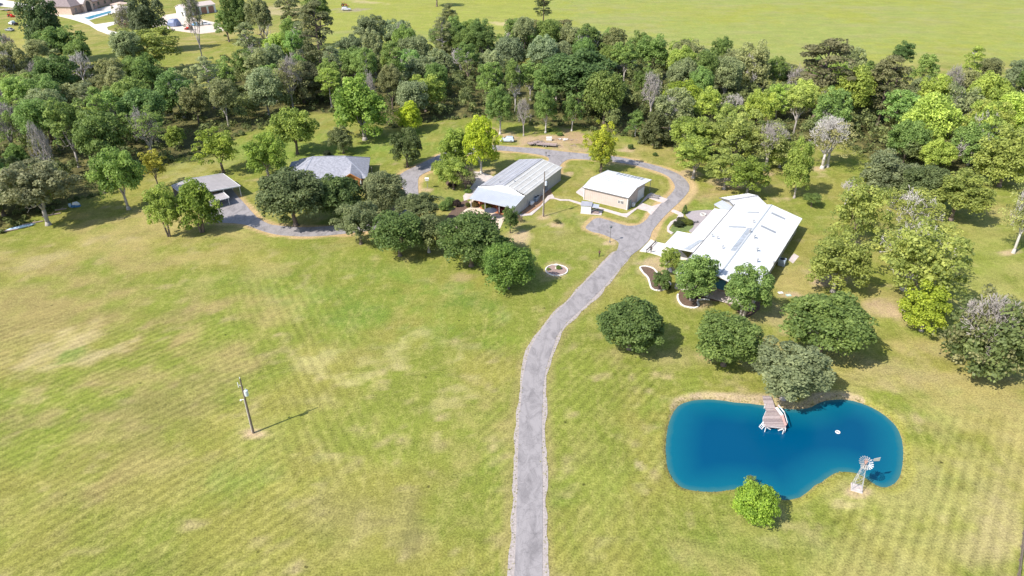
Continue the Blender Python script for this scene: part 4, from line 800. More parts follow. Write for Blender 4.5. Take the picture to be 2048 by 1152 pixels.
# ------------------------------------------------------------ windmill by the pond
WMP = mat('windmill_metal', (.44, .44, .45), .45, 3, .15, 0, .2)
x, y = G(1713, 977); hz = zat(x, y, 921); c = empty('windmill', (x, y, 0), R(-24), 'white lattice windmill with round vaned wheel on the pond bank', 'windmill')
k = MB(); k.box(-.78, .78, -.78, .78, 0, .14); k.build('base_slab', CONC, c)
zt = hz - .7; b0, t0 = .68, .17
def leg_at(sx_, sy_, z): f_ = z / zt; r_ = b0 + (t0 - b0) * f_; return (sx_ * r_, sy_ * r_, z)
for sx_ in (-1, 1):
    for sy_ in (-1, 1): k = MB(); k.beam(leg_at(sx_, sy_, .18), leg_at(sx_, sy_, zt), .05); k.build('leg', WMP, c)
cor = [(-1, -1), (1, -1), (1, 1), (-1, 1)]; lv = [.3, 1.7, 2.9, 3.9, 4.7, 5.3]; lv = [z * zt / 5.5 for z in lv]
for i in range(len(lv)):
    k = MB()
    for j in range(4):
        a_, b_ = cor[j], cor[(j + 1) % 4]; k.beam(leg_at(*a_, lv[i]), leg_at(*b_, lv[i]), .025)
        if i + 1 < len(lv): k.beam(leg_at(*a_, lv[i]), leg_at(*b_, lv[i + 1]), .018); k.beam(leg_at(*b_, lv[i]), leg_at(*a_, lv[i + 1]), .018)
    k.build('brace', WMP, c)
k = MB(); k.box(-.42, .42, -.42, .42, zt - .62, zt - .57)
for s in (-1, 1): k.beam((-.42, s * .42, zt - .35), (.42, s * .42, zt - .35), .03, .16); k.beam((s * .42, -.42, zt - .35), (s * .42, .42, zt - .35), .03, .16)
k.build('platform', WMP, c); k = MB(); k.tube((0, 0, zt - .6), (0, 0, zt + .5), .08); k.box(-.2, .2, -.28, .25, zt + .45, zt + .85); k.build('gearbox', mat('rust_gear', (.45, .25, .2), .7, 3, .3), c)
wa = Vector((-.55, -1, .12)).normalized(); wc = Vector((0, -.42, hz - .05)); u1 = wa.cross(Vector((0, 0, 1))).normalized(); u2 = u1.cross(wa).normalized()
wl = empty('wheel', (0, 0, 0)); wl.parent = c
for key in ('label', 'category'):
    if key in wl: del wl[key]
for i in range(18):
    a0 = 2 * math.pi * i / 18
    rd = u1 * math.cos(a0) + u2 * math.sin(a0); tg = -u1 * math.sin(a0) + u2 * math.cos(a0); tw = (tg * .85 + wa * .5)
    r1_, r2_ = .38, 1.02; w1, w2 = .03, .08; p1 = wc + rd * r1_; p2 = wc + rd * r2_
    k = MB(); nn = rd.cross(tw).normalized() * .01; q_ = [p1 - tw * w1, p1 + tw * w1, p2 + tw * w2, p2 - tw * w2]; k.add([v_ + nn for v_ in q_] + [v_ - nn for v_ in q_], [(0, 1, 2, 3), (7, 6, 5, 4), (0, 4, 5, 1), (1, 5, 6, 2), (2, 6, 7, 3), (3, 7, 4, 0)]); k.build('blade', WMP, wl)
k = MB()
for rr_ in (.45, .9):
    for i in range(24):
        a0, a1 = 2 * math.pi * i / 24, 2 * math.pi * (i + 1) / 24; k.beam(wc + (u1 * math.cos(a0) + u2 * math.sin(a0)) * rr_, wc + (u1 * math.cos(a1) + u2 * math.sin(a1)) * rr_, .025)
for i in range(6): a0 = 2 * math.pi * i / 6; k.beam(wc, wc + (u1 * math.cos(a0) + u2 * math.sin(a0)) * .95, .025)
k.build('wheel_ring', STEEL, wl); k = MB(); k.tube(wc - wa * .35, wc + wa * .12, .1); k.build('hub', mat('rust_gear'), wl)
ta = Vector((1.0, .62, 0)).normalized(); k = MB(); k.beam((0, 0, hz), ta * 1.2 + Vector((0, 0, hz + .02)), .04)
k.build('tail_boom', WMP, c); k = MB(); a_ = ta * 1.1 + Vector((0, 0, hz)); b_ = ta * 2.05 + Vector((0, 0, hz)); nn = Vector((-ta.y, ta.x, 0)) * .02
q_ = [a_ + Vector((0, 0, -.25)), b_ + Vector((0, 0, -.34)), b_ + Vector((0, 0, .34)), a_ + Vector((0, 0, .2))]; q_ = [v_ + Vector((0, 0, 0)) for v_ in q_]
k.add([v_ + nn for v_ in q_] + [v_ - nn for v_ in q_], [(0, 1, 2, 3), (7, 6, 5, 4), (0, 4, 5, 1), (1, 5, 6, 2), (2, 6, 7, 3), (3, 7, 4, 0)]); k.build('tail_vane', WMP, c)

# ------------------------------------------------------------ dock
ZD = .35; dx0, dy0 = G(1545, 835, ZD); c = empty('dock', (dx0, dy0, 0), 0, 'grey wooden dock with long side bench reaching into the blue pond', 'dock')
DP = GP([(1524.6,791.3),(1542.2,791),(1551,816),(1560,826),(1572,847),(1570.5,857),(1530,853),(1526,845),(1525.8,836),(1532,822),(1528.5,809.7)], ZD)
DP = [(a - dx0, b_ - dy0) for a, b_ in DP]
def cut(P, yv):
    xs = []
    for i in range(len(P)):
        (x0, y0), (x1, y1) = P[i], P[(i + 1) % len(P)]
        if (y0 - yv) * (y1 - yv) < 0: xs.append(x0 + (x1 - x0) * (yv - y0) / (y1 - y0))
    return (min(xs), max(xs)) if len(xs) >= 2 else None
ys = [p[1] for p in DP]; yv = min(ys) + .06; rr = random.Random(2)
pmats = [mat('dock_board', (.31, .25, .24), .85, 5, .25, .3), mat('dock_board_pale', (.38, .31, .30), .85, 5, .2, .3), mat('dock_board_dark', (.25, .20, .20), .85, 5, .25, .3)]
while yv < max(ys) - .2:
    a_, b_ = cut(DP, yv + .01), cut(DP, yv + .18)
    if a_ and b_:
        zz = ZD + rr.uniform(-.008, .008); k = MB(); k.add([(a_[0], yv, zz), (a_[1], yv, zz), (b_[1], yv + .185, zz), (b_[0], yv + .185, zz), (a_[0], yv, zz - .05), (a_[1], yv, zz - .05), (b_[1], yv + .185, zz - .05), (b_[0], yv + .185, zz - .05)], [(0, 1, 2, 3), (7, 6, 5, 4), (0, 4, 5, 1), (1, 5, 6, 2), (2, 6, 7, 3), (3, 7, 4, 0)]); k.build('plank', rr.choice(pmats), c)
    yv += .2
def DL(u, v, z): a, b_ = G(u, v, z); return Vector((a - dx0, b_ - dy0, z))
k = MB(); P_ = [DL(u, v, ZD - .1) for u, v in [(1551,816),(1560,826),(1572,847),(1570.5,857),(1530,853),(1526,845),(1525.8,836),(1532,822)]]
for i in range(len(P_) - 1): k.beam(P_[i], P_[i + 1], .06, .2)
k.build('edge_board', PAINTW, c)
for (u, v) in [(1531,857),(1567,861),(1571,858),(1527,845),(1551,817),(1530,810)]: p = DL(u, v, ZD); k = MB(); k.tube((p.x, p.y, -1.3), (p.x, p.y, ZD + .12), .08, .08, 8); k.build('post', PAINTW, c)
bw = mat('bench_red', (.52, .30, .27), .8, 4, .15); P_ = [DL(1550, 815, ZD + .45), DL(1562, 831, ZD + .45), DL(1570, 852, ZD + .45)]; O_ = [DL(1555, 814, ZD + .45), DL(1567, 829, ZD + .45), DL(1573, 850, ZD + .45)]
for i in range(2):
    k = MB(); k.slab([P_[i], P_[i + 1], O_[i + 1], O_[i]], .05); k.build('bench_seat', bw if i else PAINTW, c)
    k = MB(); k.beam(O_[i] + Vector((.05, 0, .45)), O_[i + 1] + Vector((.05, 0, .45)), .05, .22); k.build('bench_back', PAINTW, c)
    k = MB(); k.beam(O_[i], O_[i] + Vector((0, 0, .45)), .07); k.beam(P_[i], P_[i] - Vector((0, 0, .45)), .07); k.beam(O_[i + 1], O_[i + 1] + Vector((0, 0, .45)), .07); k.build('bench_leg', bw, c)
a_ = DL(1526, 847, ZD); la = Vector((-.55, -.30, 0)); k = MB(); s0_ = a_ + Vector((.1, .35, 0)); s1_ = a_ + Vector((.35, -.25, 0))
k.beam(s0_, s0_ + la * 1.1 - Vector((0, 0, .7)), .06); k.beam(s1_, s1_ + la * 1.1 - Vector((0, 0, .7)), .06)
for i in range(4): t_ = .15 + i * .27; off = la * 1.1 * t_ - Vector((0, 0, .7 * t_)); k.beam(s0_ + off, s1_ + off, .1, .04)
k.build('ladder', PAINTW, c)
for (u0, v0, u1_, v1_) in ((1534, 855, 1541, 859), (1566, 858, 1556, 861)): k = MB(); k.beam(DL(u0, v0, .2), DL(u1_, v1_, -.2), .12); k.build('cross_brace', PAINTW, c)

x, y = G(1675.5, 864.5, -.33); c = empty('floating_ring', (x, y, -.35), 0, 'small white ring float on the blue water right of the dock', 'float')
k = MB(); n_ = 18
vs = []; fs = []
for i in range(n_):
    a0 = 2 * math.pi * i / n_
    for j in range(6): b0_ = 2 * math.pi * j / 6; rr_ = .3 + .1 * math.cos(b0_); vs.append((rr_ * math.cos(a0), rr_ * math.sin(a0), .06 + .1 * math.sin(b0_)))
for i in range(n_):
    for j in range(6): fs.append((i * 6 + j, i * 6 + (j + 1) % 6, ((i + 1) % n_) * 6 + (j + 1) % 6, ((i + 1) % n_) * 6 + j))
k.add(vs, fs); k.build('ring', PAINTW, c, True); k = MB(); k.tube((0, 0, -.1), (0, 0, .12), .12, .1, 10); k.build('pump', STEEL, c)

# ------------------------------------------------------------ garden things
def stone_ring(P, name, label, w_=.24, h_=.2, parent=None, step=.5):
    """edging stones, each a part of the border"""
    cx0 = sum(p[0] for p in P) / len(P); cy0 = sum(p[1] for p in P) / len(P)
    c = empty(name, (cx0, cy0, 0), 0, label, 'edging'); D_ = densify(P, step) if math.dist(P[0], P[-1]) < 3 else densify(P, step)[:-int(math.dist(P[0], P[-1]) / step)]; r_ = random.Random(len(P)); i = 0
    L_ = []
    for i in range(len(D_)):
        a, b_ = Vector((*D_[i], 0)), Vector((*D_[(i + 1) % len(D_)], 0))
        if (b_ - a).length < .15 or (b_ - a).length > 2.2: continue
        L_.append((a, b_))
    bigs = L_ if len(L_) < 90 else L_
    for a, b_ in bigs:
        d = (b_ - a).normalized() * .03; hh = h_ * r_.uniform(.8, 1.15); off = Vector((-cx0, -cy0, hh / 2))
        k = MB(); k.beam(a + d + off, b_ - d + off, w_ * r_.uniform(.85, 1.15), hh); k.build('stone', STONE, c)
    return c
cx_, cy_ = G(1113, 541); RING = [(cx_ + 2.45 * math.cos(t * .2618), cy_ + 2.5 * math.sin(t * .2618)) for t in range(24)]
sheet('planting_bed', RING, .05, mat('pinkish_mulch', (.30, .21, .18), .95, 5, .4, .5)); stone_ring(RING, 'stone_ring', 'round white stone border of the flower bed beside the curved tree row', .22, .22)
stone_ring(GP(BED2), 'stone_border', 'white border of the kidney shaped bed right of the driveway', .32, .2, step=.6)
stone_ring(GP(BED3[:24]), 'stone_border', 'white border curving round the bed under the left front tree', .32, .2, step=.6)
x, y = G(1112, 537); c = empty('birdbath', (x, y, .05), 0, 'pale birdbath in the middle of the round stone bed', 'birdbath')
k = MB(); k.lathe([(.28, 0), (.2, .1), (.1, .2), (.09, .7), (.15, .8)], n=14); k.build('pedestal', CONCW, c, True); k = MB(); k.lathe([(.1, .78), (.38, .9), (.42, .98), (.36, .97), (.05, .9)], n=16); k.build('bowl', CONCW, c, True)
# umbrella, small pool, patio furniture
x, y = G(981.5, 436, 0); c = empty('patio_umbrella', (x, y, .05), 0, 'dark charcoal patio umbrella open beside the small curved pool', 'umbrella')
k = MB(); k.tube((0, 0, 0), (0, 0, 2.75), .03, .03, 8); k.build('pole', STEEL, c)
for i in range(8):
    a0, a1 = R(45 * i + 22), R(45 * i + 67); p0 = (1.75 * math.cos(a0), 1.75 * math.sin(a0), 2.1); p1 = (1.75 * math.cos(a1), 1.75 * math.sin(a1), 2.1); k = MB(); k.slab([p0, p1, (0, 0, 2.75)], .03); k.build('canopy_panel', mat('charcoal_fabric', (.045, .05, .07) if i % 2 else (.045, .05, .07), .8, 2, .2), c)
x, y = G(984, 441); c = empty('patio_table', (x, y, .05), 0, 'pale round patio table under the charcoal umbrella', 'table'); k = MB(); k.tube((0, 0, .7), (0, 0, .74), .6, .6, 20); k.build('table_top', PAINTW, c); [MB().tube((.4 * math.cos(R(a)), .4 * math.sin(R(a)), 0), (.3 * math.cos(R(a)), .3 * math.sin(R(a)), .7), .025).build('leg', STEEL, c) for a in (45, 135, 225, 315)]
bb = G(946, 436); po = empty('garden_pool', (*bb, 0), 0, 'small curved pool with brick coping in front of the porch', 'swimming pool')
el = lambda a, b_: [(a * math.cos(R(t)), b_ * math.sin(R(t))) for t in range(0, 360, 15)]
sheet('coping', el(3.1, 2.75), .13, mat('coping_brick', (.50, .27, .18), .8, 3, .2, .2), parent=po, kind=None); sheet('water', el(2.55, 2.2), .15, mat('pale_pool_water', (.22, .42, .46), .15, 1.5, .15), parent=po, kind=None)
def chair(u, v, ang, m, label, grp=None):
    x, y = G(u, v); c = empty('patio_chair', (x, y, .1), R(ang), label, 'chair', grp); k = MB(); k.box(-.3, .3, -.3, .3, .38, .46); k.build('seat', m, c); k = MB(); k.slab([(-.3, .26, .46), (.3, .26, .46), (.3, .42, 1.0), (-.3, .42, 1.0)], .05); k.build('backrest', m, c)
    for sx_ in (-.26, .26):
        for sy_ in (-.26, .26): k = MB(); k.box(sx_ - .03, sx_ + .03, sy_ - .03, sy_ + .03, 0, .38); k.build('leg', m, c)
OR = mat('orange_plastic', (.60, .16, .05), .6, 2, .1)
chair(955, 404, 20, OR, 'orange armchair at the left end of the porch'); chair(962, 409, 10, OR, 'orange armchair beside the porch post'); chair(973, 409, 200, TRIMD, 'dark chair under the porch behind the yellow plant'); chair(994, 417, 180, BRICKP, 'reddish chair near the right end of the porch'); chair(974, 437, 90, TRIMD, 'dark chair left of the table under the umbrella')
def bench(u, v, ang, label, L_=2.4):
    x, y = G(u, v); c = empty('bench', (x, y, .11), R(ang), label, 'bench', 'benches beside the garage path')
    for i in range(4): k = MB(); k.box(-L_ / 2, L_ / 2, -.22 + i * .11, -.14 + i * .11, .42, .46); k.build('seat_slat', TRIMD, c)
    for s in (-1, 1): k = MB(); k.box(s * L_ * .4 - .04, s * L_ * .4 + .04, -.2, .2, 0, .42); k.build('leg', TRIMD, c)
bench(1311, 393.5, -22, 'dark bench nearest the open end of the garage'); bench(1308, 397.5, -22, 'dark bench on the near side of the pair beside the garage', 2.8)
# air conditioners and boxes
def acunit(u, v, ang, label, m=STEEL, s=.95, h_=1.0):
    x, y = G(u, v); c = empty('air_conditioner', (x, y, .05), R(ang), label, 'air conditioner', None)
    k = MB(); k.box(-s / 2, s / 2, -s / 2, s / 2, .0, h_); k.build('casing', m, c, bevel=.03); k = MB(); k.tube((0, 0, h_), (0, 0, h_ + .04), s * .4, s * .4, 16); k.build('fan_grille', BLACK, c)
    k = MB(); [k.box(-s / 2 - .01, s / 2 + .01, -s / 2 - .01, s / 2 + .01, .12 + i * .15, .16 + i * .15) for i in range(5)]; k.build('louvre', TRIMD, c)
BLG = mat('blue_grey_metal', (.30, .36, .44), .5, 1, .1)
acunit(1563, 530, -32, 'large grey air conditioner in the shade of the white-roofed building', BLG, 1.5, 1.5); acunit(1071, 402, -28, 'square grey air conditioner beside the long metal building doorway', BLG, 1.2, 1.1)
acunit(1076, 398, -28, 'darker air conditioner nearest the doorway of the long building', STEEL, .9, .9)
x, y = G(1064, 410); c = empty('propane_tank', (x, y, .05), R(60), 'white rounded tank against the long metal building wall', 'tank'); k = MB(); k.tube((-.7, 0, .5), (.7, 0, .5), .38, .38, 16); k.tube((.7, 0, .5), (.9, 0, .5), .38, .15, 16); k.tube((-.9, 0, .5), (-.7, 0, .5), .15, .38, 16); k.build('tank_body', PAINTW, c, False); k = MB(); k.box(-.5, -.4, -.3, .3, 0, .2); k.box(.4, .5, -.3, .3, 0, .2); k.build('foot', STEEL, c)
x, y = G(1098, 281); c = empty('covered_box', (x, y, 0), R(0), 'white boxy crate on the bare dirt behind the trailers', 'crate'); k = MB(); k.box(-.9, .9, -.5, .5, .1, 1.1); k.build('box', PAINTW, c, bevel=.04); k = MB(); k.box(-.95, .95, -.55, .55, 1.1, 1.16); k.build('lid', PAINTW, c); k = MB(); k.box(-.8, .8, -.4, .4, 0, .1); k.build('pallet', WOOD, c)
x, y = G(1131, 280); c = empty('rubble_heap', (x, y, 0), 0, 'pale heap of broken concrete at the right of the dirt yard', 'rubble')
rr = random.Random(9)
for i in range(14):
    k = MB(); a_, b_, q_ = rr.gauss(0, .8), rr.gauss(0, .5), rr.uniform(.2, .5); k.beam((a_ - q_, b_, rr.uniform(.1, .5)), (a_ + q_, b_ + .2, rr.uniform(.1, .5)), rr.uniform(.3, .6), .2); k.build('block', STONE if i % 2 else CONC, c)
for i, (u, v, lab) in enumerate([(1118, 279, 'fallen brown branch pile behind the white crate'), (1148, 292, 'dark brush pile at the road side of the dirt yard'), (1145, 281, 'reddish brush pile right of the rubble heap')]):
    x, y = G(u, v); c = empty('brush_pile', (x, y, 0), 0, lab, 'brush pile'); 
    for q in range(9): k = MB(); a0 = rr.uniform(0, 6.28); l_ = rr.uniform(.6, 1.8); cxx, cyy = rr.gauss(0, .5), rr.gauss(0, .3); k.tube((cxx - l_ * math.cos(a0) * .5, cyy - l_ * math.sin(a0) * .5, rr.uniform(0.03, .3)), (cxx + l_ * math.cos(a0) * .5, cyy + l_ * math.sin(a0) * .5, rr.uniform(.1, .7)), .06, .02, 5); k.build('branch', WOOD, c)
x, y = G(1092, 313); c = empty('mailbox', (x, y, 0), 0, 'small dark box on a post at the bend behind the long building', 'mailbox'); k = MB(); k.box(-.08, .08, -.08, .08, 0, 1.1); k.build('post', TRIMD, c); k = MB(); k.box(-.2, .2, -.35, .35, 1.1, 1.5); k.build('box', TRIMD, c)
# things along the left wood edge
x, y = G(28, 461); c = empty('overturned_boat', (*G(43, 456), 0), R(36), 'pale blue canoe lying on logs at the edge of the left woods', 'canoe')
k = MB(); prof = [(-3.2, .04, .03, .3, .34), (-2.2, .36, .12, .15, .55), (0, .5, .18, .12, .65), (2.2, .36, .12, .15, .55), (3.2, .04, .03, .3, .34)]; loft(prof).build('hull', mat('pale_blue_hull', (.38, .50, .62), .4, 1, .1), c, True); k = MB(); k.tube((-1.6, -.6, .1), (-1.6, .6, .1), .1); k.tube((1.6, -.6, .1), (1.6, .6, .1), .1); k.build('cradle', WOOD, c)
for i, (u, v, a_, L_, lab) in enumerate([(122, 420, 27, 2.6, 'short pale log nearest the blue barrel at the wood edge'), (103, 431, 34, 4.2, 'long brown fallen log right of the big grey oak trunk'), (66, 447, 32, 4.6, 'reddish fallen log between the canoe and the grey oak'), (20, 462, 30, 3.6, 'grey log lying left of the pale blue canoe')]):
    x, y = G(u, v); c = empty('fallen_log', (x, y, 0), R(a_), lab, 'log'); MB().tube((-L_ / 2, 0, .2), (L_ / 2, 0, .16), .2, .13, 9).build('trunk', WOOD, c); k = MB(); k.tube((0, 0, .2), (.7, .4, .7), .07, .03, 6); k.tube((-.8, 0, .2), (-.4, -.5, .6), .06, .02, 6); k.build('branch', WOOD, c)
x, y = G(141, 414); c = empty('rain_barrel', (x, y, 0), 0, 'light blue barrel standing at the edge of the left woods', 'barrel'); MB().lathe([(.28, 0), (.36, .3), (.38, .6), (.34, .95), (.1, 1.0)], n=16).build('barrel', mat('light_blue_plastic', (.40, .52, .62), .5, 1, .08), c, True); k = MB(); k.tube((0, 0, .3), (0, 0, .36), .385); k.build('hoop', STEEL, c)
x, y = G(152, 413); c = empty('blue_tarp', (x, y, 0), R(15), 'blue and white tarpaulin heap beside the light blue barrel', 'tarp'); loft([(-1.0, .6, .3, .0, .5), (-.2, .8, .4, .0, .9), (.6, .7, .3, .0, .6), (1.2, .4, .1, .0, .2)]).build('tarp', mat('strong_blue_tarp', (.04, .14, .30), .5, 2, .3), c, bevel=.1); loft([(-.6, .5, .2, .5, 1.2), (.5, .6, .3, .5, 1.3), (1.1, .3, .1, .4, .8)]).build('white_bag', PAINTW, c, bevel=.1)
x, y = G(209, 386); c = empty('tree_stump', (x, y, 0), 0, 'dark cut stump at the wood edge left of the light green trees', 'stump'); MB().lathe([(.75, 0), (.6, .2), (.55, .7), (.5, .72)], n=14).build('trunk', POLEM, c); MB().tube((0, 0, .7), (0, 0, .74), .48, .48, 14).build('cut_face', WOOD, c)
for (u, v, lab, m) in [(1561, 586, 'white flat utility cover on bare soil behind the big roof', PAINTW), (1577, 591, 'pale green flat utility box right of the white cover', mat('pale_green', (.35, .5, .45), .6, 2, .1))]:
    x, y = G(u, v); c = empty('utility_cover', (x, y, 0), R(10), lab, 'utility box'); MB().box(-.5, .5, -.35, .35, 0, .14).build('box', m, c); MB().tube((0, 0, .14), (0, 0, .18), .25).build('lid', CONCW, c)
x, y = G(1406, 430); c = empty('fire_pit', (x, y, .05), 0, 'round fire pit ringed in white on the gravel patio', 'fire pit')
for i in range(14): a0 = R(360 / 14 * i); k = MB(); k.beam((.65 * math.cos(a0 - .19), .65 * math.sin(a0 - .19), .15), (.65 * math.cos(a0 + .19), .65 * math.sin(a0 + .19), .15), .26, .3); k.build('stone', STONE, c)
MB().tube((0, 0, 0), (0, 0, .1), .5, .5, 16).build('ash_bed', BLACK, c)
x, y = G(1392, 446); c = empty('garden_bench', (x, y, .05), R(20), 'small dark bench on the gravel patio near the fire pit', 'bench'); MB().box(-.6, .6, -.2, .2, .4, .46).build('seat', TRIMD, c); [MB().box(s * .5 - .04, s * .5 + .04, -.18, .18, 0, .4).build('leg', TRIMD, c) for s in (-1, 1)]
# gate bar across the carport drive
x, y = G(1301, 500); c = empty('drive_gate', (*G(1304, 496), .115), 0, 'dark low gate bar drawn across the pale carport driveway', 'gate'); a_, b_ = G(1311, 486.5), G(1292.5, 505.5); ox, oy = G(1304, 496)
k = MB(); k.beam((a_[0] - ox, a_[1] - oy, .5), (b_[0] - ox, b_[1] - oy, .5), .08, .4); k.build('bar', TRIMD, c)
for q_ in (a_, b_): MB().tube((q_[0] - ox, q_[1] - oy, 0), (q_[0] - ox, q_[1] - oy, .9), .08).build('post', TRIMD, c)
# boundary fence bottom right
f0, f1 = G(2062, 930), G(2031, 1180); L_ = math.dist(f0, f1); n_ = int(L_ / 2.6); c = empty('wire_fence', (*f0, 0), 0, 'thin dark wire fence along the lower right edge of the lawn', 'fence')
dx_, dy_ = (f1[0] - f0[0]), (f1[1] - f0[1])
for i in range(n_ + 1): t_ = i / n_; MB().box(dx_ * t_ - .06, dx_ * t_ + .06, dy_ * t_ - .06, dy_ * t_ + .06, 0, 1.25).build('post', POLEM, c)
for z_ in (.3, .6, .9, 1.2): MB().beam((0, 0, z_), (dx_, dy_, z_), .035 if z_ < 1 else .07).build('rail', POLEM, c)
# far meadow fence
f0, f1 = G(1010, 44), G(1050, 40); c = empty('field_fence', (*f0, 0), 0, 'short dark rail fence by the tan track in the far meadow', 'fence'); dx_, dy_ = f1[0] - f0[0], f1[1] - f0[1]
for i in range(9): t_ = i / 8; MB().box(dx_ * t_ - .12, dx_ * t_ + .12, dy_ * t_ - .12, dy_ * t_ + .12, 0, 1.6).build('post', POLEM, c)
for z_ in (.7, 1.4): MB().beam((0, 0, z_), (dx_, dy_, z_), .15).build('rail', POLEM, c)

# ------------------------------------------------------------ two people
def person(u, v, label, pose, shirt, pants, ang=0):
    x, y = G(u, v); c = empty('person', (x, y, .0), R(ang), label, 'person')
    J = dict(pel=(0, 0, .95), wa=(0, 0, 1.12), ch=(0, .0, 1.35), nk=(0, .0, 1.50), hd=(0, -.02, 1.62), tp=(0, 0, 1.74), lh=(-.10, 0, .90), rh=(.10, 0, .90))
    J.update(pose); Rr = dict(pel=(.15, .12), wa=(.15, .11), ch=(.19, .12), nk=(.06, .06), hd=(.095, .11), tp=(.06, .07), lh=(.1, .1), rh=(.1, .1), lk=(.065, .065), rk=(.065, .065), la=(.045, .045), ra=(.045, .045), lf=(.045, .035), rf=(.045, .035), ls=(.065, .065), rs=(.065, .065), le=(.045, .045), re=(.045, .045), lw=(.032, .032), rw=(.032, .032), lhd=(.04, .025), rhd=(.04, .025))
    E_ = [('pel', 'wa'), ('wa', 'ch'), ('ch', 'nk'), ('nk', 'hd'), ('hd', 'tp'), ('pel', 'lh'), ('pel', 'rh'), ('lh', 'lk'), ('rh', 'rk'), ('lk', 'la'), ('rk', 'ra'), ('la', 'lf'), ('ra', 'rf'), ('ch', 'ls'), ('ch', 'rs'), ('ls', 'le'), ('rs', 're'), ('le', 'lw'), ('re', 'rw'), ('lw', 'lhd'), ('rw', 'rhd')]
    keys = list(J); me = bpy.data.meshes.new('person_body'); me.from_pydata([J[q] for q in keys], [(keys.index(a), keys.index(b_)) for a, b_ in E_], [])
    o = link('body', me, c); sk = o.modifiers.new('s', 'SKIN'); 
    for i, q in enumerate(keys): o.data.skin_vertices[0].data[i].radius = Rr[q]
    o.data.skin_vertices[0].data[0].use_root = True; sb = o.modifiers.new('b', 'SUBSURF'); sb.levels = 1; sb.render_levels = 1
    dg = bpy.context.evaluated_depsgraph_get(); m2 = bpy.data.meshes.new_from_object(o.evaluated_get(dg)); o.modifiers.clear(); o.data = m2
    sk_ = mat('skin', (.42, .25, .18), .6, 3, .1); m2.materials.clear(); [m2.materials.append(q) for q in (sk_, shirt, pants, BLACK)]
    for p in m2.polygons:
        z = p.center.z; xx = abs(p.center.x); hand = any((p.center - Vector(J[h_])).length < .12 for h_ in ('lhd', 'rhd'))
        p.material_index = 0 if (z > 1.5 or hand) else (1 if z > 1.0 or xx > .2 and z > .8 else (3 if z < .09 else 2))
    m2.shade_smooth()
    k = MB(); k.lathe([(.105, 0), (.118, .06), (.10, .14), (.05, .17)], (0, .01, 1.63), 12); k.build('hair', mat('dark_hair', (.03, .02, .015), .7, 8, .3), c, True)
std = dict(lk=(-.11, -.02, .5), rk=(.12, .03, .5), la=(-.12, .0, .08), ra=(.14, .1, .08), lf=(-.13, -.16, .04), rf=(.15, -.05, .04), ls=(-.19, 0, 1.42), rs=(.19, 0, 1.42))
person(1198.5, 513.5, 'person in dark clothes standing on the lawn left of the driveway', {**std, 'le': (-.30, .02, 1.18), 're': (.30, .02, 1.18), 'lw': (-.2, -.2, 1.12), 'rw': (.2, -.2, 1.12), 'lhd': (-.12, -.28, 1.14), 'rhd': (.12, -.28, 1.14)}, mat('maroon_shirt', (.14, .06, .06), .8, 4, .2), mat('dark_trousers', (.05, .045, .05), .8, 4, .2), 20)
person(1301.5, 505.8, 'person in black clothes standing on the pale carport driveway', {**std, 'le': (-.27, .02, 1.14), 're': (.27, .02, 1.14), 'lw': (-.28, -.04, .90), 'rw': (.28, -.04, .90), 'lhd': (-.28, -.07, .80), 'rhd': (.28, -.07, .80)}, mat('black_shirt', (.035, .03, .035), .8, 4, .2), mat('dark_trousers', (.05, .045, .05)), -20)

# ------------------------------------------------------------ tree prototypes (unit crowns, unit trunks)
def unit(v): return v / (np.linalg.norm(v, axis=-1, keepdims=True) + 1e-9)
def leaf_quads(c, rc, npc, size, rng, up=.35, flat=1.0, cv=.35):
    """c (k,3) clump centres, rc (k,) radii -> vertices, quads, v value"""
    k = len(c); d = unit(rng.normal(size=(k, npc, 3))); d[..., 2] = np.where(d[..., 2] < -.35, -d[..., 2], d[..., 2])
    rad = rc[:, None, None] * (.55 + .5 * rng.random((k, npc, 1)) ** .6)
    p = c[:, None, :] + d * rad * np.array([1, 1, flat])
    nrm = unit(d * .9 + rng.normal(size=d.shape) * .55 + np.array([0, 0, up])); t = unit(np.cross(nrm, rng.normal(size=d.shape))); q = np.cross(nrm, t)
    s = size * (.55 + .9 * rng.random((k, npc, 1))); a = .62 + .3 * rng.random((k, npc, 1))
    V = np.stack([p - t * s - q * s * a * .4, p - t * s * .2 + q * s * a, p + t * s + q * s * a * .3, p + t * s * .2 - q * s * a], 2).reshape(-1, 3)
    v = (.5 + cv * (rng.random((k, 1)) - .5) * 1.3 + (rng.random((k, npc)) - .5) * .55); v = np.repeat(v.ravel(), 4)
    n_ = k * npc; return V, np.arange(n_ * 4).reshape(-1, 4), np.clip(v, 0, 1)
def crown_round(seed, nc=90, npc=120, size=.05, rc=(.2, .34), low=-.75, lump=.22, fill=.25):
    rng = np.random.default_rng(seed); d = unit(rng.normal(size=(nc, 3))); d[:, 2] = np.where(d[:, 2] < low, -d[:, 2] * .6, d[:, 2]); d = unit(d)
    ph = rng.uniform(0, 6.28, 4); lob = 1 + lump * (np.sin(3 * np.arctan2(d[:, 1], d[:, 0]) + ph[0]) * .5 + np.sin(5 * np.arctan2(d[:, 1], d[:, 0]) + ph[1]) * .3 + np.sin(4 * d[:, 2] + ph[2]) * .4) * .7
    r = np.where(rng.random(nc) < fill, rng.uniform(.25, .6, nc), rng.uniform(.66, .84, nc)) * lob
    c = d * r[:, None]; L = leaf_quads(c, rng.uniform(*rc, nc), npc, size, rng); return np_mesh('crown', L[0], L[1], LEAF, {'v': L[2]})
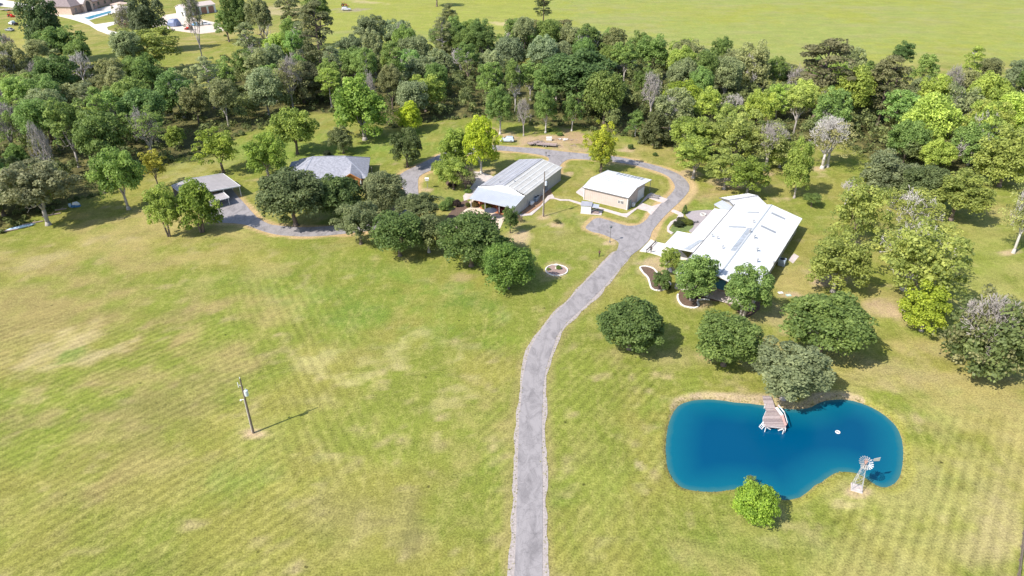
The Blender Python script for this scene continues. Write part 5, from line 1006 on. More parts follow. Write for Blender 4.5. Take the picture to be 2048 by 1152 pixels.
def crown_loose(seed, nc=85, npc=95, size=.036):
    rng = np.random.default_rng(seed); d = unit(rng.normal(size=(nc, 3))); d[:, 2] = np.where(d[:, 2] < -.6, -d[:, 2], d[:, 2])
    r = rng.uniform(.3, .95, nc) ** .8 * (1 + .25 * np.sin(3 * np.arctan2(d[:, 1], d[:, 0]) + seed)); c = d * r[:, None]
    L = leaf_quads(c, rng.uniform(.13, .27, nc), npc, size, rng, flat=.7, cv=.45); return np_mesh('crown', L[0], L[1], LEAF, {'v': L[2]})
def crown_pine(seed):
    rng = np.random.default_rng(seed); nc = 62; z = rng.uniform(-1, 1, nc); R_ = np.sqrt(np.clip(1 - ((z + .25) / 1.3) ** 2, .05, 1)); a = rng.uniform(0, 6.28, nc)
    c = np.stack([np.cos(a) * R_ * rng.uniform(.3, .85, nc), np.sin(a) * R_ * rng.uniform(.3, .85, nc), z], 1)
    L = leaf_quads(c, rng.uniform(.16, .32, nc), 130, .034, rng, flat=.42, up=.7, cv=.5); return np_mesh('crown', L[0], L[1], LEAF, {'v': L[2]})
def crown_cone(seed):
    rng = np.random.default_rng(seed); nc = 95; z = rng.uniform(-1, 1, nc); R_ = (1 - (z + 1) / 2) ** .75 * .85 + .08; a = rng.uniform(0, 6.28, nc); k = rng.uniform(.65, 1, nc)
    c = np.stack([np.cos(a) * R_ * k, np.sin(a) * R_ * k, z * .92], 1); L = leaf_quads(c, rng.uniform(.13, .24, nc), 95, .045, rng, up=.5); return np_mesh('crown', L[0], L[1], LEAF, {'v': L[2]})
def limbs(seed, kind='broad'):
    """trunk with limbs: z 0..1 is ground to crown top; xy in crown radii"""
    rng = random.Random(seed); mb = MB()
    def branch(p, d, L_, r_, lev, maxl):
        q = p + d * L_; r2 = r_ * (.62 if lev else .72); mb.tube(p, q, r_, r2, 6 if lev < 2 else 4)
        if lev >= maxl: return
        n_ = (3 if kind == 'bare' else rng.choice((2, 3))) if lev < 3 else (3 if kind == 'bare' and lev < 5 else rng.choice((2, 2, 3)))
        for i in range(n_):
            e = Vector((rng.gauss(0, 1), rng.gauss(0, 1), rng.gauss(.25, .5))).normalized(); nd = (d * .75 + e * (.75 if kind != 'bare' else .7)).normalized()
            branch(q, nd, L_ * rng.uniform(.62, .9), max(r2 * rng.uniform(.55, .85), .0055 if kind == 'bare' else .003), lev + 1, maxl)
    def flare(): mb.tube((0, 0, -.02), (0, 0, .07), .11, .062, 9)
    if kind == 'pine':
        flare(); mb.tube((0, 0, .07), (.02, .01, .55), .062, .045, 8); mb.tube((.02, .01, .55), (.0, .02, .98), .045, .012, 7)
        for i in range(15):
            z = .5 + .45 * i / 15; a = rng.uniform(0, 6.28); l_ = rng.uniform(.35, .75) * (1.15 - (z - .5) * 1.4); mb.tube((0.01, .01, z), (math.cos(a) * l_, math.sin(a) * l_, z + .05), .018, .005, 4)
    elif kind == 'multi':
        for i in range(3):
            a = i * 2.1 + rng.random(); d = Vector((math.cos(a) * .35, math.sin(a) * .35, 1)).normalized(); mb.tube((math.cos(a) * .05, math.sin(a) * .05, -.02), (math.cos(a) * .12, math.sin(a) * .12, .32), .06, .042, 7)
            branch(Vector((math.cos(a) * .12, math.sin(a) * .12, .32)), d, .2, .042, 1, 4)
    else:
        flare(); top = .30 if kind == 'broad' else .32; mb.tube((0, 0, .07), (.03, .0, top), .062, .052, 8)
        for i in range(4 if kind == 'broad' else 5):
            a = i * 6.28 / 4.5 + rng.uniform(-.4, .4); el = rng.uniform(.45, 1.1); d = Vector((math.cos(a) * math.cos(el), math.sin(a) * math.cos(el), math.sin(el)))
            branch(Vector((.03, 0, top - .02)), d, .22 if kind == 'broad' else .25, .036, 1, 4 if kind == 'broad' else 6)
    me = bpy.data.meshes.new('trunk'); me.from_pydata(mb.v, [], mb.f); me.materials.append(BARK); me.shade_smooth(); return me
P_ROUND = [crown_round(s, 110, 130, .038) for s in (1, 2, 3, 4, 5)]; P_FINE = [crown_round(s, 150, 130, .034, (.15, .27), lump=.28) for s in (11, 12, 13)]
P_OPEN = [crown_round(s, 110, 120, .035, (.13, .26), lump=.4, fill=.35) for s in (21, 22, 23, 24)]; P_LOOSE = [crown_loose(s) for s in (31, 32, 33, 34)]
P_SPARSE = [crown_loose(s, 70, 60, .028) for s in (41, 42, 43)]; P_PINE = [crown_pine(s) for s in (51, 52, 53)]; P_CONE = [crown_cone(s) for s in (61, 62)]
T_BROAD = [limbs(s) for s in (1, 2, 3)]; T_PINE = [limbs(s, 'pine') for s in (4, 5)]; T_BARE = [limbs(s, 'bare') for s in (6, 7, 8, 9)]; T_MULTI = [limbs(s, 'multi') for s in (10, 11)]
D = (.140, .205, .058); M = (.185, .255, .068); O = (.240, .262, .115); GG = (.240, .275, .135); L1 = (.310, .385, .080); LIME = (.420, .500, .045); YG = (.315, .360, .088); MG = (.205, .300, .080); BR = (.26, .25, .13)
GREYB = (.36, .32, .29); BROWNB = (.16, .12, .095); PALEB = (.52, .48, .44)
rt = random.Random(77); PLACED = []
KINDS = {'round': (P_ROUND, T_BROAD), 'fine': (P_FINE, T_BROAD), 'open': (P_OPEN, T_BROAD), 'loose': (P_LOOSE, T_BROAD), 'sparse': (P_SPARSE, T_BARE), 'pine': (P_PINE, T_PINE), 'cone': (P_CONE, T_PINE), 'bare': (None, T_BARE), 'multi': (P_LOOSE, T_MULTI), 'mround': (P_OPEN, T_MULTI)}
def tree(x, y, kind, r, rz, zc, col, bark, label, group=None, name='tree', zs=0.0):
    t = empty(name, (x, y, zs), 0, label, 'tree', group); cs, ts = KINDS[kind]
    if group == 'trees of the woods' and kind in ('open', 'loose') and rt.random() < .35: ts = T_BARE; bark = PALEB
    rot = rt.uniform(0, 6.28)
    tr = link('trunk', rt.choice(ts), t); tr.scale = (r, r, zc + rz * (.55 if kind not in ('pine', 'cone', 'bare', 'sparse') else .97)); tr.rotation_euler.z = rot; tr.color = (*bark, 1)
    if kind == 'bare': tr.scale = (r * .95, r * .95, (zc + rz) * .88)
    if cs:
        cr = link('crown', rt.choice(cs), t); cr.location = (0, 0, zc); cr.scale = (r / .98, r * rt.uniform(.94, 1.06) / .98, rz / .98); cr.rotation_euler.z = rt.uniform(0, 6.28); kb = rt.uniform(.94, 1.08); cr.color = (*[q * kb for q in col], 1)
    PLACED.append((x, y, r)); return t
def tpx(kind, x0, y0, x1, y1, col, label, base=None, bark=BROWNB, group=None, clear=.12, name='tree'):
    """crown box in the photo; base = where its trunk meets the ground (photo), if one can see it"""
    cx, cy = (x0 + x1) / 2, (y0 + y1) / 2
    if base:
        X0, Y0 = G(*base); zc = zat(X0, Y0, cy); dd = depth(X0, Y0, zc)
        ox = (cx - base[0]) * dd / F * .85; X0 += ox
    else:
        X0, Y0 = G(cx, cy); zc = 4
        for _ in range(6):
            dd = depth(X0, Y0, zc); r = (x1 - x0) / 2 * dd / F; zc = r * (.78 if kind == 'fine' else .85) + clear * r; X0, Y0 = G(cx, cy, zc)
    dd = depth(X0, Y0, zc); r = (x1 - x0) / 2 * dd / F; hh = (y1 - y0) / 2 * dd / F; el = math.atan2(CH - zc, Y0)
    q = (hh ** 2 - (r * math.sin(el)) ** 2) / math.cos(el) ** 2; rz = math.sqrt(max(q, (.5 * r) ** 2)); rz = min(rz, 1.9 * r, zc * 1.02 if kind not in ('bare',) else zc)
    return tree(X0, Y0, kind, r, rz, zc, col, bark, label, group, name)

# ------------------------------------------------------------ trees one can point to, near to far
tpx('fine', 1196, 590, 1332, 706, D, 'dense round dark green oak alone right of the driveway curve')
tpx('fine', 1387, 624, 1526, 736, M, 'round green oak overlapping the greyish oak above the pond')
tpx('open', 1500, 679, 1664, 792, GG, 'grey-green oak with bare inner limbs right above the dock', bark=GREYB)
tpx('fine', 1567, 577, 1742, 714, M, 'broadest round green oak on the lawn right of the white-roofed building')
tpx('mround', 1330, 506, 1432, 598, MG, 'leafy tree covering the front left corner of the white roof', base=(1392, 600), bark=GREYB)
tpx('mround', 1434, 532, 1536, 626, MG, 'leafy tree covering the front right corner of the white roof', base=(1482, 636), bark=GREYB)
tpx('open', 1312, 494, 1358, 540, L1, 'small light green tree between carport driveway and front bed', base=(1332, 548))
tpx('open', 1300, 540, 1342, 580, D, 'small dark bushy tree inside the kidney shaped bed', base=(1326, 582))
tpx('round', 1467, 958, 1558, 1056, (0.268, 0.390, 0.050), 'bright light green tree on the near bank of the pond'); tpx('sparse', 1488, 946, 1512, 975, (0.268, 0.390, 0.083), 'slim leafy leader rising behind the bright pond tree')
tpx('sparse', 1893, 588, 2075, 765, (0.257, 0.257, 0.112), 'huge olive tree with many pale twigs at the right edge', bark=GREYB); tpx('open', 1895, 592, 2070, 762, (0.175, 0.219, 0.075), 'huge dark olive tree standing within the pale twiggy one', bark=GREYB)
tpx('open', 1618, 476, 1740, 590, YG, 'yellow-green spring tree just right of the white-roofed building', bark=GREYB); 
tpx('loose', 1742, 455, 1900, 612, YG, 'largest yellow-green tree, its flared grey trunk base showing on bare soil', base=(1762, 620), bark=GREYB)
tpx('open', 1806, 570, 1908, 672, (0.339, 0.409, 0.050), 'bright yellow-green tree beside the huge olive tree', bark=GREYB)
tpx('sparse', 1740, 440, 1930, 560, (0.349, 0.381, 0.099), 'airy pale twiggy tree spreading above the largest yellow-green one', bark=PALEB)
tpx('loose', 1640, 372, 1755, 496, YG, 'leaning yellow-green tree with dark trunk beside the big building', base=(1700, 494), bark=BROWNB)
tpx('sparse', 1755, 375, 1905, 470, (0.308, 0.343, 0.083), 'thin pale-limbed tree behind the leaning yellow-green one', bark=PALEB)
tpx('fine', 1805, 325, 1905, 428, (0.160, 0.200, 0.075), 'dark rounded evergreen oak among yellow-green trees on the right', bark=GREYB)
tpx('open', 1860, 345, 1980, 430, YG, 'low yellow-green tree right of the dark rounded oak'); tpx('open', 1712, 298, 1830, 400, GG, 'grey-green oak with forked white limbs above the lawn', base=(1775, 385), bark=PALEB)
tpx('bare', 1662, 352, 1716, 402, O, 'small bleached leafless tree behind the yellow-green crowns', base=(1690, 412), bark=PALEB, group=None)
tpx('bare', 1590, 226, 1702, 330, O, 'big pale leafless tree at the wood edge, widest bare crown', base=(1633, 337), bark=PALEB); tpx('sparse', 1600, 240, 1700, 320, (0.371, 0.362, 0.149), 'pale budding tree tangled in the big leafless one', base=(1672, 334), bark=PALEB)
tpx('open', 1560, 288, 1622, 396, L1, 'tall light green tree alone on the lawn behind the white roof', base=(1574, 396), bark=GREYB); tpx('open', 1607, 386, 1645, 408, M, 'small dark bush right of the tall light green tree')
tpx('sparse', 1985, 375, 2070, 500, (0.371, 0.400, 0.132), 'tall pale nearly leafless tree at the right edge', base=(2020, 506), bark=PALEB)
tpx('open', 1960, 262, 2075, 380, YG, 'yellow-green tree above the pale one at the right edge')
for (b, kd, cl, lb) in [((1336, 232, 1430, 310), 'open', L1, 'yellow-green tree right beside the dark cedar'), ((1345, 280, 1440, 345), 'loose', L1, 'low spreading light green tree over the loop road bend'), ((1420, 225, 1530, 330), 'loose', (0.329, 0.381, 0.099), 'pale green tree in the middle of the clump above the loop road'), ((1410, 300, 1500, 375), 'loose', (0.308, 0.362, 0.091), 'airy pale tree at the near edge of the clump above the small outbuilding'), ((1455, 320, 1545, 385), 'open', (0.247, 0.324, 0.058), 'yellow-green low tree nearest the small outbuilding'), ((1490, 250, 1590, 340), 'sparse', (0.329, 0.362, 0.116), 'twiggy pale tree at the right end of the clump'), ((1530, 270, 1600, 335), 'open', L1, 'light green tree left of the big leafless one')]:
    tpx(kd, *b, cl, lb, bark=GREYB)
tpx('cone', 1276, 206, 1346, 308, (0.145, 0.162, 0.063), 'dark olive conical cedar at the wood edge above the loop road')
tpx('loose', 1171, 250, 1232, 335, (0.412, 0.447, 0.050), 'slim yellow-green tree behind the white-roofed garage', base=(1199, 343)); tpx('loose', 1178, 300, 1226, 338, (0.308, 0.362, 0.050), 'lower foliage tree beside the slim yellow-green one', base=(1203, 345))
tpx('open', 922, 238, 1002, 340, LIME, 'brightest lime-green tree with two pale trunks left of the long building', base=(966, 347), bark=PALEB)
tpx('open', 868, 252, 948, 345, (0.268, 0.352, 0.066), 'tall light green tree left of the lime-green one'); tpx('open', 872, 315, 940, 380, L1, 'low light green tree by the side paving of the long building'); tpx('sparse', 900, 335, 962, 372, (0.268, 0.286, 0.116), 'small greyish flowering tree beside the side paving')
tpx('open', 862, 322, 893, 352, L1, 'small light green tree on the inside of the driveway curve')
tpx('open', 779, 258, 850, 330, (0.133, 0.171, 0.058), 'dark olive oak on the lawn above the driveway curve', base=(817, 334))
tpx('open', 549, 214, 640, 306, L1, 'light yellow-green tree behind the shingled house', base=(598, 308)); tpx('open', 494, 270, 582, 352, (0.247, 0.343, 0.058), 'light green tree left of the shingled house', base=(538, 357), bark=GREYB)
tpx('loose', 404, 262, 490, 338, (0.288, 0.362, 0.058), 'light green tree directly behind the carport', base=(446, 345)); tpx('open', 208, 293, 300, 410, (0.247, 0.352, 0.083), 'tall light green tree on the lawn at the left wood edge', base=(274, 419), bark=GREYB)
tpx('loose', 294, 300, 345, 360, (0.412, 0.400, 0.066), 'small yellowish tree just behind the tall light green one', base=(308, 376)); tpx('open', 30, 316, 168, 430, (0.257, 0.262, 0.135), 'big grey-green oak at the left wood edge throwing a long shadow', base=(89, 450), bark=GREYB)
tpx('mround', 303, 375, 372, 462, L1, 'small light green tree left of the pair in front of the carport', base=(345, 473)); tpx('mround', 358, 362, 455, 468, (0.247, 0.333, 0.058), 'larger light green tree in front of the carport roof', base=(398, 464))
tpx('fine', 512, 338, 652, 450, (0.156, 0.194, 0.079), 'broad grey-green oak hiding the left front of the shingled house'); tpx('fine', 624, 345, 728, 446, (0.145, 0.205, 0.064), 'middle oak in front of the shingled house'); tpx('fine', 722, 344, 814, 432, (0.231, 0.257, 0.117), 'greyer oak at the right front of the shingled house')
tpx('open', 678, 400, 768, 484, (0.213, 0.246, 0.110), 'grey-green tree standing on the far side of the field drive', base=(719, 488)); tpx('open', 790, 384, 890, 444, (0.189, 0.223, 0.091), 'low spreading grey-green tree left of the mulch bed')
tpx('round', 744, 426, 848, 508, D, 'dark green tree at the left end of the curved row'); tpx('round', 816, 432, 896, 508, (0.189, 0.223, 0.086), 'greyish green tree second in the curved row', bark=GREYB)
tpx('fine', 874, 426, 1008, 532, D, 'broad dark green tree hiding the small pool'); tpx('fine', 945, 470, 1040, 540, (0.124, 0.205, 0.049), 'dark green tree between the broad row tree and the row end'); tpx('fine', 962, 488, 1068, 584, (0.156, 0.246, 0.052), 'near end tree of the curved row beside the stone bed')
tpx('open', 655, 255, 712, 305, (0.189, 0.217, 0.086), 'dark olive tree just behind the right part of the grey roof'); tpx('open', 662, 158, 785, 282, (0.251, 0.366, 0.067), 'wide bright green tree behind the shingled house', base=(762, 280), bark=GREYB)
tpx('open', 785, 205, 848, 262, LIME, 'lime-green small tree between darker trees above the driveway'); tpx('open', 1003, 416, 1036, 462, D, 'small dark tree at the corner of the long building porch', base=(1024, 466))
tpx('bare', 1025, 190, 1068, 255, O, 'grey leafless tree on the lawn behind the trailers', base=(1051, 272), bark=GREYB); tpx('open', 970, 178, 1030, 250, MG, 'green tree with white trunk left of the grey leafless one', base=(1002, 268), bark=PALEB); tpx('open', 1064, 178, 1118, 250, MG, 'green tree with white trunk right of the grey leafless one', base=(1092, 266), bark=PALEB)
tpx('loose', 1120, 190, 1165, 255, MG, 'thin tree with leaning white trunk behind the rubble heap', base=(1148, 262), bark=PALEB); tpx('loose', 1250, 225, 1290, 272, MG, 'small tree with white trunk just left of the dark cedar', base=(1268, 273), bark=PALEB)
# far left and far field
tpx('open', 70, -5, 150, 98, (0.106, 0.156, 0.059), 'tall dark green tree in front of the distant brick house', base=(106, 125)); tpx('open', 90, 52, 185, 125, MG, 'mid green tree below the distant dark one', base=(140, 150)); tpx('open', 268, -10, 345, 92, (0.141, 0.171, 0.083), 'dark tree between the gazebo and the distant shed', base=(312, 105)); tpx('sparse', 236, 12, 285, 80, (0.227, 0.228, 0.116), 'thin grey tree right of the gazebo', base=(266, 92), bark=GREYB)
tpx('loose', 240, 62, 365, 142, YG, 'yellow-green tree below the distant pale drive', base=(325, 148), bark=PALEB); tpx('sparse', 385, -10, 425, 70, (0.206, 0.228, 0.099), 'very tall thin pine with long bare trunk in the left clearing', base=(421, 132), bark=GREYB); tpx('loose', 430, 20, 480, 80, MG, 'bright green tree right of the distant shed', base=(478, 84)); tpx('open', 455, -20, 515, 70, D, 'dark tree with forked trunks at the left clearing edge', base=(478, 86))
tpx('bare', 142, 95, 205, 170, O, 'silver leafless tree rising out of the left woods', base=(173, 178), bark=PALEB); tpx('bare', 515, 10, 560, 90, O, 'tall silver leafless tree with curved trunk above the woods', base=(543, 96), bark=PALEB); tpx('bare', 0, 65, 50, 120, O, 'grey leafless tree at the top left edge', base=(40, 125), bark=GREYB)
for (b, bs, kd, cl, lb) in [((600, 12, 688, 108), (656, 160), 'pine', (0.175, 0.190, 0.083), 'tallest pine with two long bare trunks in the middle left woods'), ((505, 0, 560, 60), (530, 110), 'open', O, 'olive tree next to the curved silver one'), ((560, -15, 620, 55), (590, 100), 'pine', O, 'pine at the top left of the far meadow'), ((610, -15, 675, 40), (640, 90), 'open', M, 'dark green tree at the corner of the far meadow'), ((555, 100, 650, 225), None, 'fine', (0.169, 0.175, 0.086), 'very large grey-olive oak in the middle of the left woods'), ((715, 30, 780, 90), (750, 130), 'open', GG, 'rounded grey-green tree at the back of the woods'), ((880, 10, 920, 45), (898, 62), 'pine', O, 'small round pine at the meadow edge'), ((1066, -25, 1108, 28), (1084, 48), 'pine', (0.133, 0.162, 0.066), 'lone dark pine standing out in the far meadow'), ((850, -40, 900, -6), (868, 13), 'open', D, 'meadow tree cut off by the top edge, only its trunk and shadow showing'), ((1560, 85, 1700, 200), (1622, 238), 'pine', (0.196, 0.190, 0.091), 'big olive pine with tall visible trunk in the right woods'), ((1700, 120, 1800, 215), (1772, 250), 'pine', (0.189, 0.190, 0.083), 'olive pine right of the one with the tall trunk'), ((2010, 95, 2075, 190), (2030, 235), 'open', D, 'dark tall tree with white trunk at the right edge of the woods'), ((1180, 60, 1260, 140), None, 'open', (0.227, 0.238, 0.091), 'olive tree at the back edge of the woods below the meadow'), ((1045, 35, 1100, 110), None, 'pine', (0.227, 0.228, 0.091), 'yellow-olive pine at the back edge above the middle woods'), ((1100, 40, 1160, 110), None, 'pine', (0.237, 0.228, 0.099), 'brownish olive pine beside the yellow-olive one'), ((1275, 140, 1300, 190), None, 'open', L1, 'light tree tucked in the dark middle woods'), ((1330, 160, 1410, 235), None, 'open', (0.320, 0.400, 0.053), 'bright yellow-green tree inside the right woods'), ((1085, 105, 1240, 205), None, 'fine', (0.119, 0.186, 0.059), 'widest dark green oak with white limbs in the middle woods'), ((1880, 190, 1935, 260), None, 'open', YG, 'yellow-green tree in the middle of the right woods'), ((1790, 225, 1860, 290), None, 'bare', O, 'grey leafless tree among the right woods'), ((1820, 165, 1868, 235), None, 'bare', O, 'slim bleached conical leafless tree in the right woods'), ((700, 95, 745, 158), None, 'bare', O, 'grey leafless tree in the middle left woods'), ((888, 95, 955, 145), None, 'bare', O, 'pair of pale leafless tops in the middle woods'), ((1440, 190, 1500, 215), None, 'bare', O, 'bleached forked dead tree above the pale clump'), ((325, 250, 370, 300), None, 'open', L1, 'bright green small tree at the front edge of the left woods'), ((5, 285, 60, 350), None, 'open', MG, 'bright green tree low in the left woods'), ((150, 215, 215, 270), None, 'open', L1, 'light yellow-green tree deep in the left woods'), ((255, 120, 330, 190), None, 'open', MG, 'mid green tree above the left woods clearing')]:
    tpx(kd, *b, cl, lb, base=bs, bark=PALEB if kd == 'bare' or 'white' in lb else BROWNB)

# ------------------------------------------------------------ the rest of the woods, tree by tree
cand = []; rf = random.Random(12)
xs_ = [p[0] for p in FOREST]; ys_ = [p[1] for p in FOREST]
cells = {}
def near_any(x, y, d):
    for (a, b_, r_) in PLACED:
        if (a - x) ** 2 + (b_ - y) ** 2 < (d if r_ > 3 else d * .6) ** 2: return True
    return False
LM = [(0, 'left of the canoe'), (110, 'behind the big grey oak'), (240, 'behind the tall lawn-edge tree'), (400, 'beyond the carport'), (520, 'left of the shingled house'), (640, 'behind the shingled house'), (790, 'above the driveway curve'), (920, 'beyond the lime-green tree'), (1050, 'behind the trailers'), (1180, 'beyond the garage'), (1310, 'behind the dark cedar'), (1430, 'behind the pale clump'), (1560, 'beyond the tall lawn tree'), (1690, 'behind the big leafless tree'), (1820, 'behind the dark rounded oak'), (1940, 'near the right edge'), (2048, 'at the right edge')]
CN = {D: 'dark green', M: 'mid green', O: 'olive', GG: 'grey-green', L1: 'light green', YG: 'yellow-green', MG: 'fresh green', BR: 'brownish'}
KN = {'round': 'rounded tree', 'open': 'ragged tree', 'fine': 'dense oak', 'pine': 'pine', 'loose': 'airy tree', 'sparse': 'twiggy tree', 'bare': 'leafless tree'}
count = 0; tries = 0; used = {}
while count < 184 and tries < 60000:
    tries += 1; y = rf.uniform(150, 400); x = rf.uniform(-260, 260) if y > 230 else rf.uniform(-170, 170)
    u, v = proj(x, y)
    if u < -70 or u > 2125 or not in_poly(x, y, FOREST).item(): continue
    fd = float(seg_dist(np.array([x]), np.array([y]), FOREST)[0])
    if fd < 1.5: continue
    sz = rf.uniform(0, 1); r = 4.4 + 3.4 * sz * (1 if fd > 5 else .7)
    if near_any(x, y, 6.3 + r * .42): continue
    row = 'at the front of the woods' if (v > 210 and fd < 9) else ('at the back of the woods' if (v < 200 and fd < 12) else 'deep in the woods')
    p = rf.random(); kd = 'open'
    if u < 620: col = rf.choice([O, GG, O, D, M, GG, L1 if p > .5 else M, MG]); kd = rf.choice(['open', 'open', 'round', 'fine', 'pine', 'loose', 'sparse' if p > .6 else 'open'])
    elif u < 930: col = rf.choice([O, O, GG, D, M, MG, L1, O]); kd = rf.choice(['open', 'pine', 'open', 'fine', 'sparse' if p > .6 else 'pine', 'round'])
    elif u < 1330: col = rf.choice([D, M, D, M, O, MG, GG if v < 190 else D, L1 if v > 210 else M]); kd = rf.choice(['open', 'fine', 'open', 'round', 'loose'])
    else: col = rf.choice([O, O, M, MG, L1, GG, D, M]) if v < 240 else rf.choice([MG, L1, YG, M, O, L1]); kd = rf.choice(['open', 'pine' if v < 230 else 'open', 'fine', 'open', 'loose', 'sparse' if p > .6 else 'round'])
    if rf.random() < .10: kd = 'bare'
    hgt = (12.0 + 9.0 * rf.random()) * (.75 if fd < 4 else 1)
    if kd == 'pine': r *= .85; rz = hgt * .30 + 1; zc = hgt + 2 - rz
    elif kd == 'bare': r *= .8; rz = hgt * .35; zc = hgt - rz
    else: rz = min(r * rf.uniform(.85, 1.3), hgt * .45); zc = hgt - rz
    lm = min(LM, key=lambda q: abs(q[0] - u))[1]; size = 'tall' if hgt > 18 else ('low' if hgt < 14 else 'mid-height')
    cn = 'silver-grey' if kd == 'bare' else CN[col]
    lab = f'{size} {cn} {KN[kd]} {row} {lm}'; grp = 'trees of the woods'
    if lab in used: continue
    used[lab] = 1
    jb = rf.uniform(1.0, 1.5); jh = rf.uniform(-.07, .07); jit = (col[0] * jb * (1 + jh), col[1] * jb, col[2] * jb * (1 - jh))
    tree(x, y, kd, r, rz, zc, jit, GREYB if rf.random() < .5 or kd in ('bare', 'sparse') else BROWNB, lab, grp); count += 1
print('woods trees', count, 'tries', tries, 'shared labels', sum(1 for q in used.values() if q > 1))

# smaller trees filling the gaps of the woods: past the limit, one mass
rng = np.random.default_rng(15); cc = []; cr_ = []
for _ in range(16000):
    if len(cc) > 620: break
    x = rng.uniform(-260, 260); y = rng.uniform(150, 400); u, v = proj(x, y)
    if u < -80 or u > 2130 or not in_poly(x, y, FOREST).item() or near_any(x, y, 2.2): continue
    if float(seg_dist(np.array([x]), np.array([y]), FOREST)[0]) < 1.5 or any((x - a) ** 2 + (y - b_) ** 2 < 9 for a, b_, _h in cc): continue
    cc.append((x, y, rng.uniform(4.5, 9.5)))
C0 = []; R0 = []
for (x, y, h_) in cc:
    d = unit(rng.normal(size=(13, 3))); r_ = h_ * .36; C0.append(np.array([x, y, h_ * .6]) + d * np.array([r_, r_, h_ * .36]) * rng.uniform(.3, .8, (13, 1))); R0.append(rng.uniform(.22, .42, 13) * h_ * .5)
L_ = leaf_quads(np.concatenate(C0), np.concatenate(R0), 52, .26, rng, cv=.8); fo = link('understorey_trees', np_mesh('understorey_trees', L_[0], L_[1], LEAF, {'v': L_[2]}))
fo.color = (.22, .26, .095, 1); tag(fo, 'mass of small trees filling the gaps between the taller trees of the woods', 'trees', kind='stuff')

# undergrowth below and at the edge of the woods: nobody could count it
rng = np.random.default_rng(5)
n_ = 5200; xx = rng.uniform(-270, 270, n_); yy = rng.uniform(148, 400, n_); uu, vv = proj(xx, yy, 0 * xx)
ok = in_poly(xx, yy, FOREST) & (uu > -90) & (uu < 2140); xx, yy = xx[ok][:2600], yy[ok][:2600]
fe = np.array(densify(FOREST, 1.6)); fe = fe[(fe[:, 1] < 262) & (np.abs(fe[:, 0]) < 235)]; fe = fe + rng.normal(size=fe.shape) * 1.1; xx = np.concatenate([xx, fe[:, 0]]); yy = np.concatenate([yy, fe[:, 1]])
dd = seg_dist(xx, yy, FOREST); rc = rng.uniform(.9, 2.3, len(xx)) * np.clip(dd / 2.5, .35, 1)
L_ = leaf_quads(np.stack([xx, yy, rc * .45], 1), rc, 46, .30, rng, cv=.6); um = np_mesh('undergrowth', L_[0], L_[1], LEAF, {'v': L_[2]})
uo = link('undergrowth', um); uo.color = (.17, .205, .07, 1); tag(uo, 'mass of low shrubs and brambles filling the floor of the woods', 'undergrowth', kind='stuff')

# ------------------------------------------------------------ shrubs and small plants
def shrub(u, v, r, h_, col, label, kind='round', group=None, name='shrub'):
    x, y = G(u, v); c = empty(name, (x, y, 0), 0, label, 'shrub', group); o = link('foliage', rt.choice(KINDS[kind][0]), c); o.scale = (r, r, h_ / 1.7); o.location = (0, 0, h_ / 1.7 * .8); o.rotation_euler.z = rt.uniform(0, 6); o.color = (*col, 1)
    s_ = link('stem', rt.choice(T_MULTI), c); s_.scale = (r * .8, r * .8, h_ * .6); s_.color = (*BROWNB, 1); return c
shrub(900, 411, 1.4, 2.4, MG, 'bright green shrub left of the reddish bush in the mulch bed'); shrub(914, 413, 1.2, 1.8, (.075, .055, .045), 'dark reddish purple bush in the mulch bed'); shrub(889, 420, 1.6, 2.2, MG, 'bright green shrub at the left end of the mulch bed')
shrub(936, 413, .75, 1.1, (.13, .15, .03), 'small clipped round shrub at the pool deck corner'); shrub(950, 414, 1.1, 1.6, (.24, .18, .06), 'yellow and red-leaved plant left of the porch front'); shrub(972, 418, 1.2, 1.5, (.20, .23, .04), 'yellow-green spiky plant in the middle of the porch front'); shrub(979, 419, .8, 1.2, (.18, .21, .05), 'yellow-green plant beside the porch post')
shrub(1000, 425, 1.0, 1.8, (.17, .06, .06), 'dark red plant by the right end of the porch'); shrub(1040, 444, 1.1, 1.7, (.20, .14, .12), 'pinkish twiggy shrub beside the small dark tree', 'sparse'); shrub(1114, 447, 1.2, 1.0, (.10, .12, .04), 'small young shrub on the lawn below the utility pole', 'sparse')
shrub(1369, 427, .9, 2.2, D, 'small upright dark shrub at the edge of the gravel patio', 'cone'); shrub(1357, 452, 1.5, 1.3, (.06, .075, .035), 'dark low shrub inside the curved patio bed'); shrub(1374, 447, 1.6, .9, (.16, .19, .04), 'yellow-green mound in the patio bed'); shrub(1362, 442, 1.2, 1.0, (.11, .12, .05), 'olive mound at the top of the patio bed')
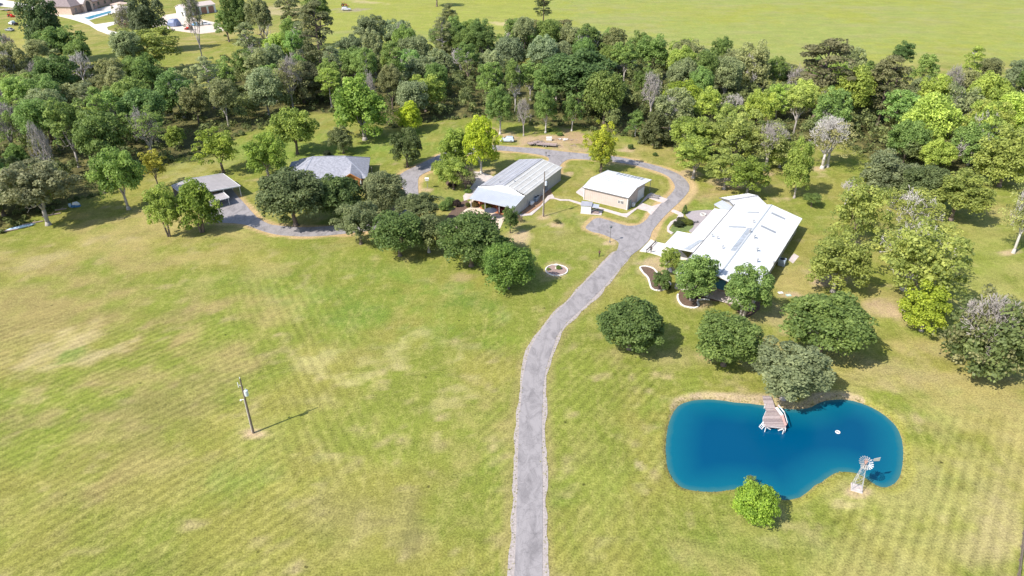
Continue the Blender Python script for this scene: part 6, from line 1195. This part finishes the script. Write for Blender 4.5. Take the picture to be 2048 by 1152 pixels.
shrub(1261, 571 - 273, 1.0, 1.4, D, 'small dark bush on the lawn left of the cedar', ); shrub(1310, 312, .8, 1.1, D, 'small round bush by the outer side of the loop road'); shrub(1117, 538, .6, .8, MG, 'small green plant beside the birdbath', 'round'); shrub(1097, 540, .45, .5, MG, 'low green tuft left of the birdbath')
shrub(936, 385, 1.2, 1.0, MG, 'low green shrub by the side paving'); shrub(905, 372, 1.4, 1.0, (.10, .07, .05), 'brownish low shrub under the small flowering tree'); shrub(1470, 618, 1.0, 1.0, D, 'dark shrub under the right front tree'); shrub(1385, 590, 1.1, 1.0, D, 'dark shrub under the left front tree')
shrub(1335, 577, .8, .8, (.05, .06, .03), 'low dark shrub at the tip of the kidney bed'); shrub(655, 312, 1.3, 1.6, (.07, .09, .05), 'dark shrub behind the ridge of the shingled house')
shrub(600, 276 + 6, 1.1, 1.4, GG, 'small grey-green bush behind the light yellow-green tree'); shrub(1096, 262, 1.3, 1.0, MG, 'low green bush at the back of the dirt yard'); shrub(1120, 271, 1.2, .9, MG, 'green weeds above the rubble heap')
# grass tufts round the pond and along the shoulder: stuff
P0 = []; rng = np.random.default_rng(8); pd = densify(POND, .35)
for (a, b_) in pd:
    for _ in range(3): P0.append((a + rng.normal() * .55, b_ + rng.normal() * .55))
for (a, b_) in densify(smooth_loop(GP(lg), 3), .4): P0.append((a + rng.normal() * .3, b_ + rng.normal() * .3))
P0 = np.array(P0); s1_ = sdist(P0[:, 0], P0[:, 1], POND); P0 = P0[(s1_ > .12) & (P0[:, 1] > 40)]
zb = np.clip(-.35 + .30 * sdist(P0[:, 0], P0[:, 1], POND), -2, 0)
L_ = leaf_quads(np.stack([P0[:, 0], P0[:, 1], zb + .05], 1), rng.uniform(.08, .18, len(P0)), 10, .045, rng, cv=.6); tm = np_mesh('grass_tufts', L_[0], L_[1], LEAF, {'v': L_[2]})
to = link('grass_tufts', tm); to.color = (.34, .33, .10, 1); tag(to, 'uncut yellowish grass tufts on the pond bank and road shoulder', 'grass', kind='stuff')
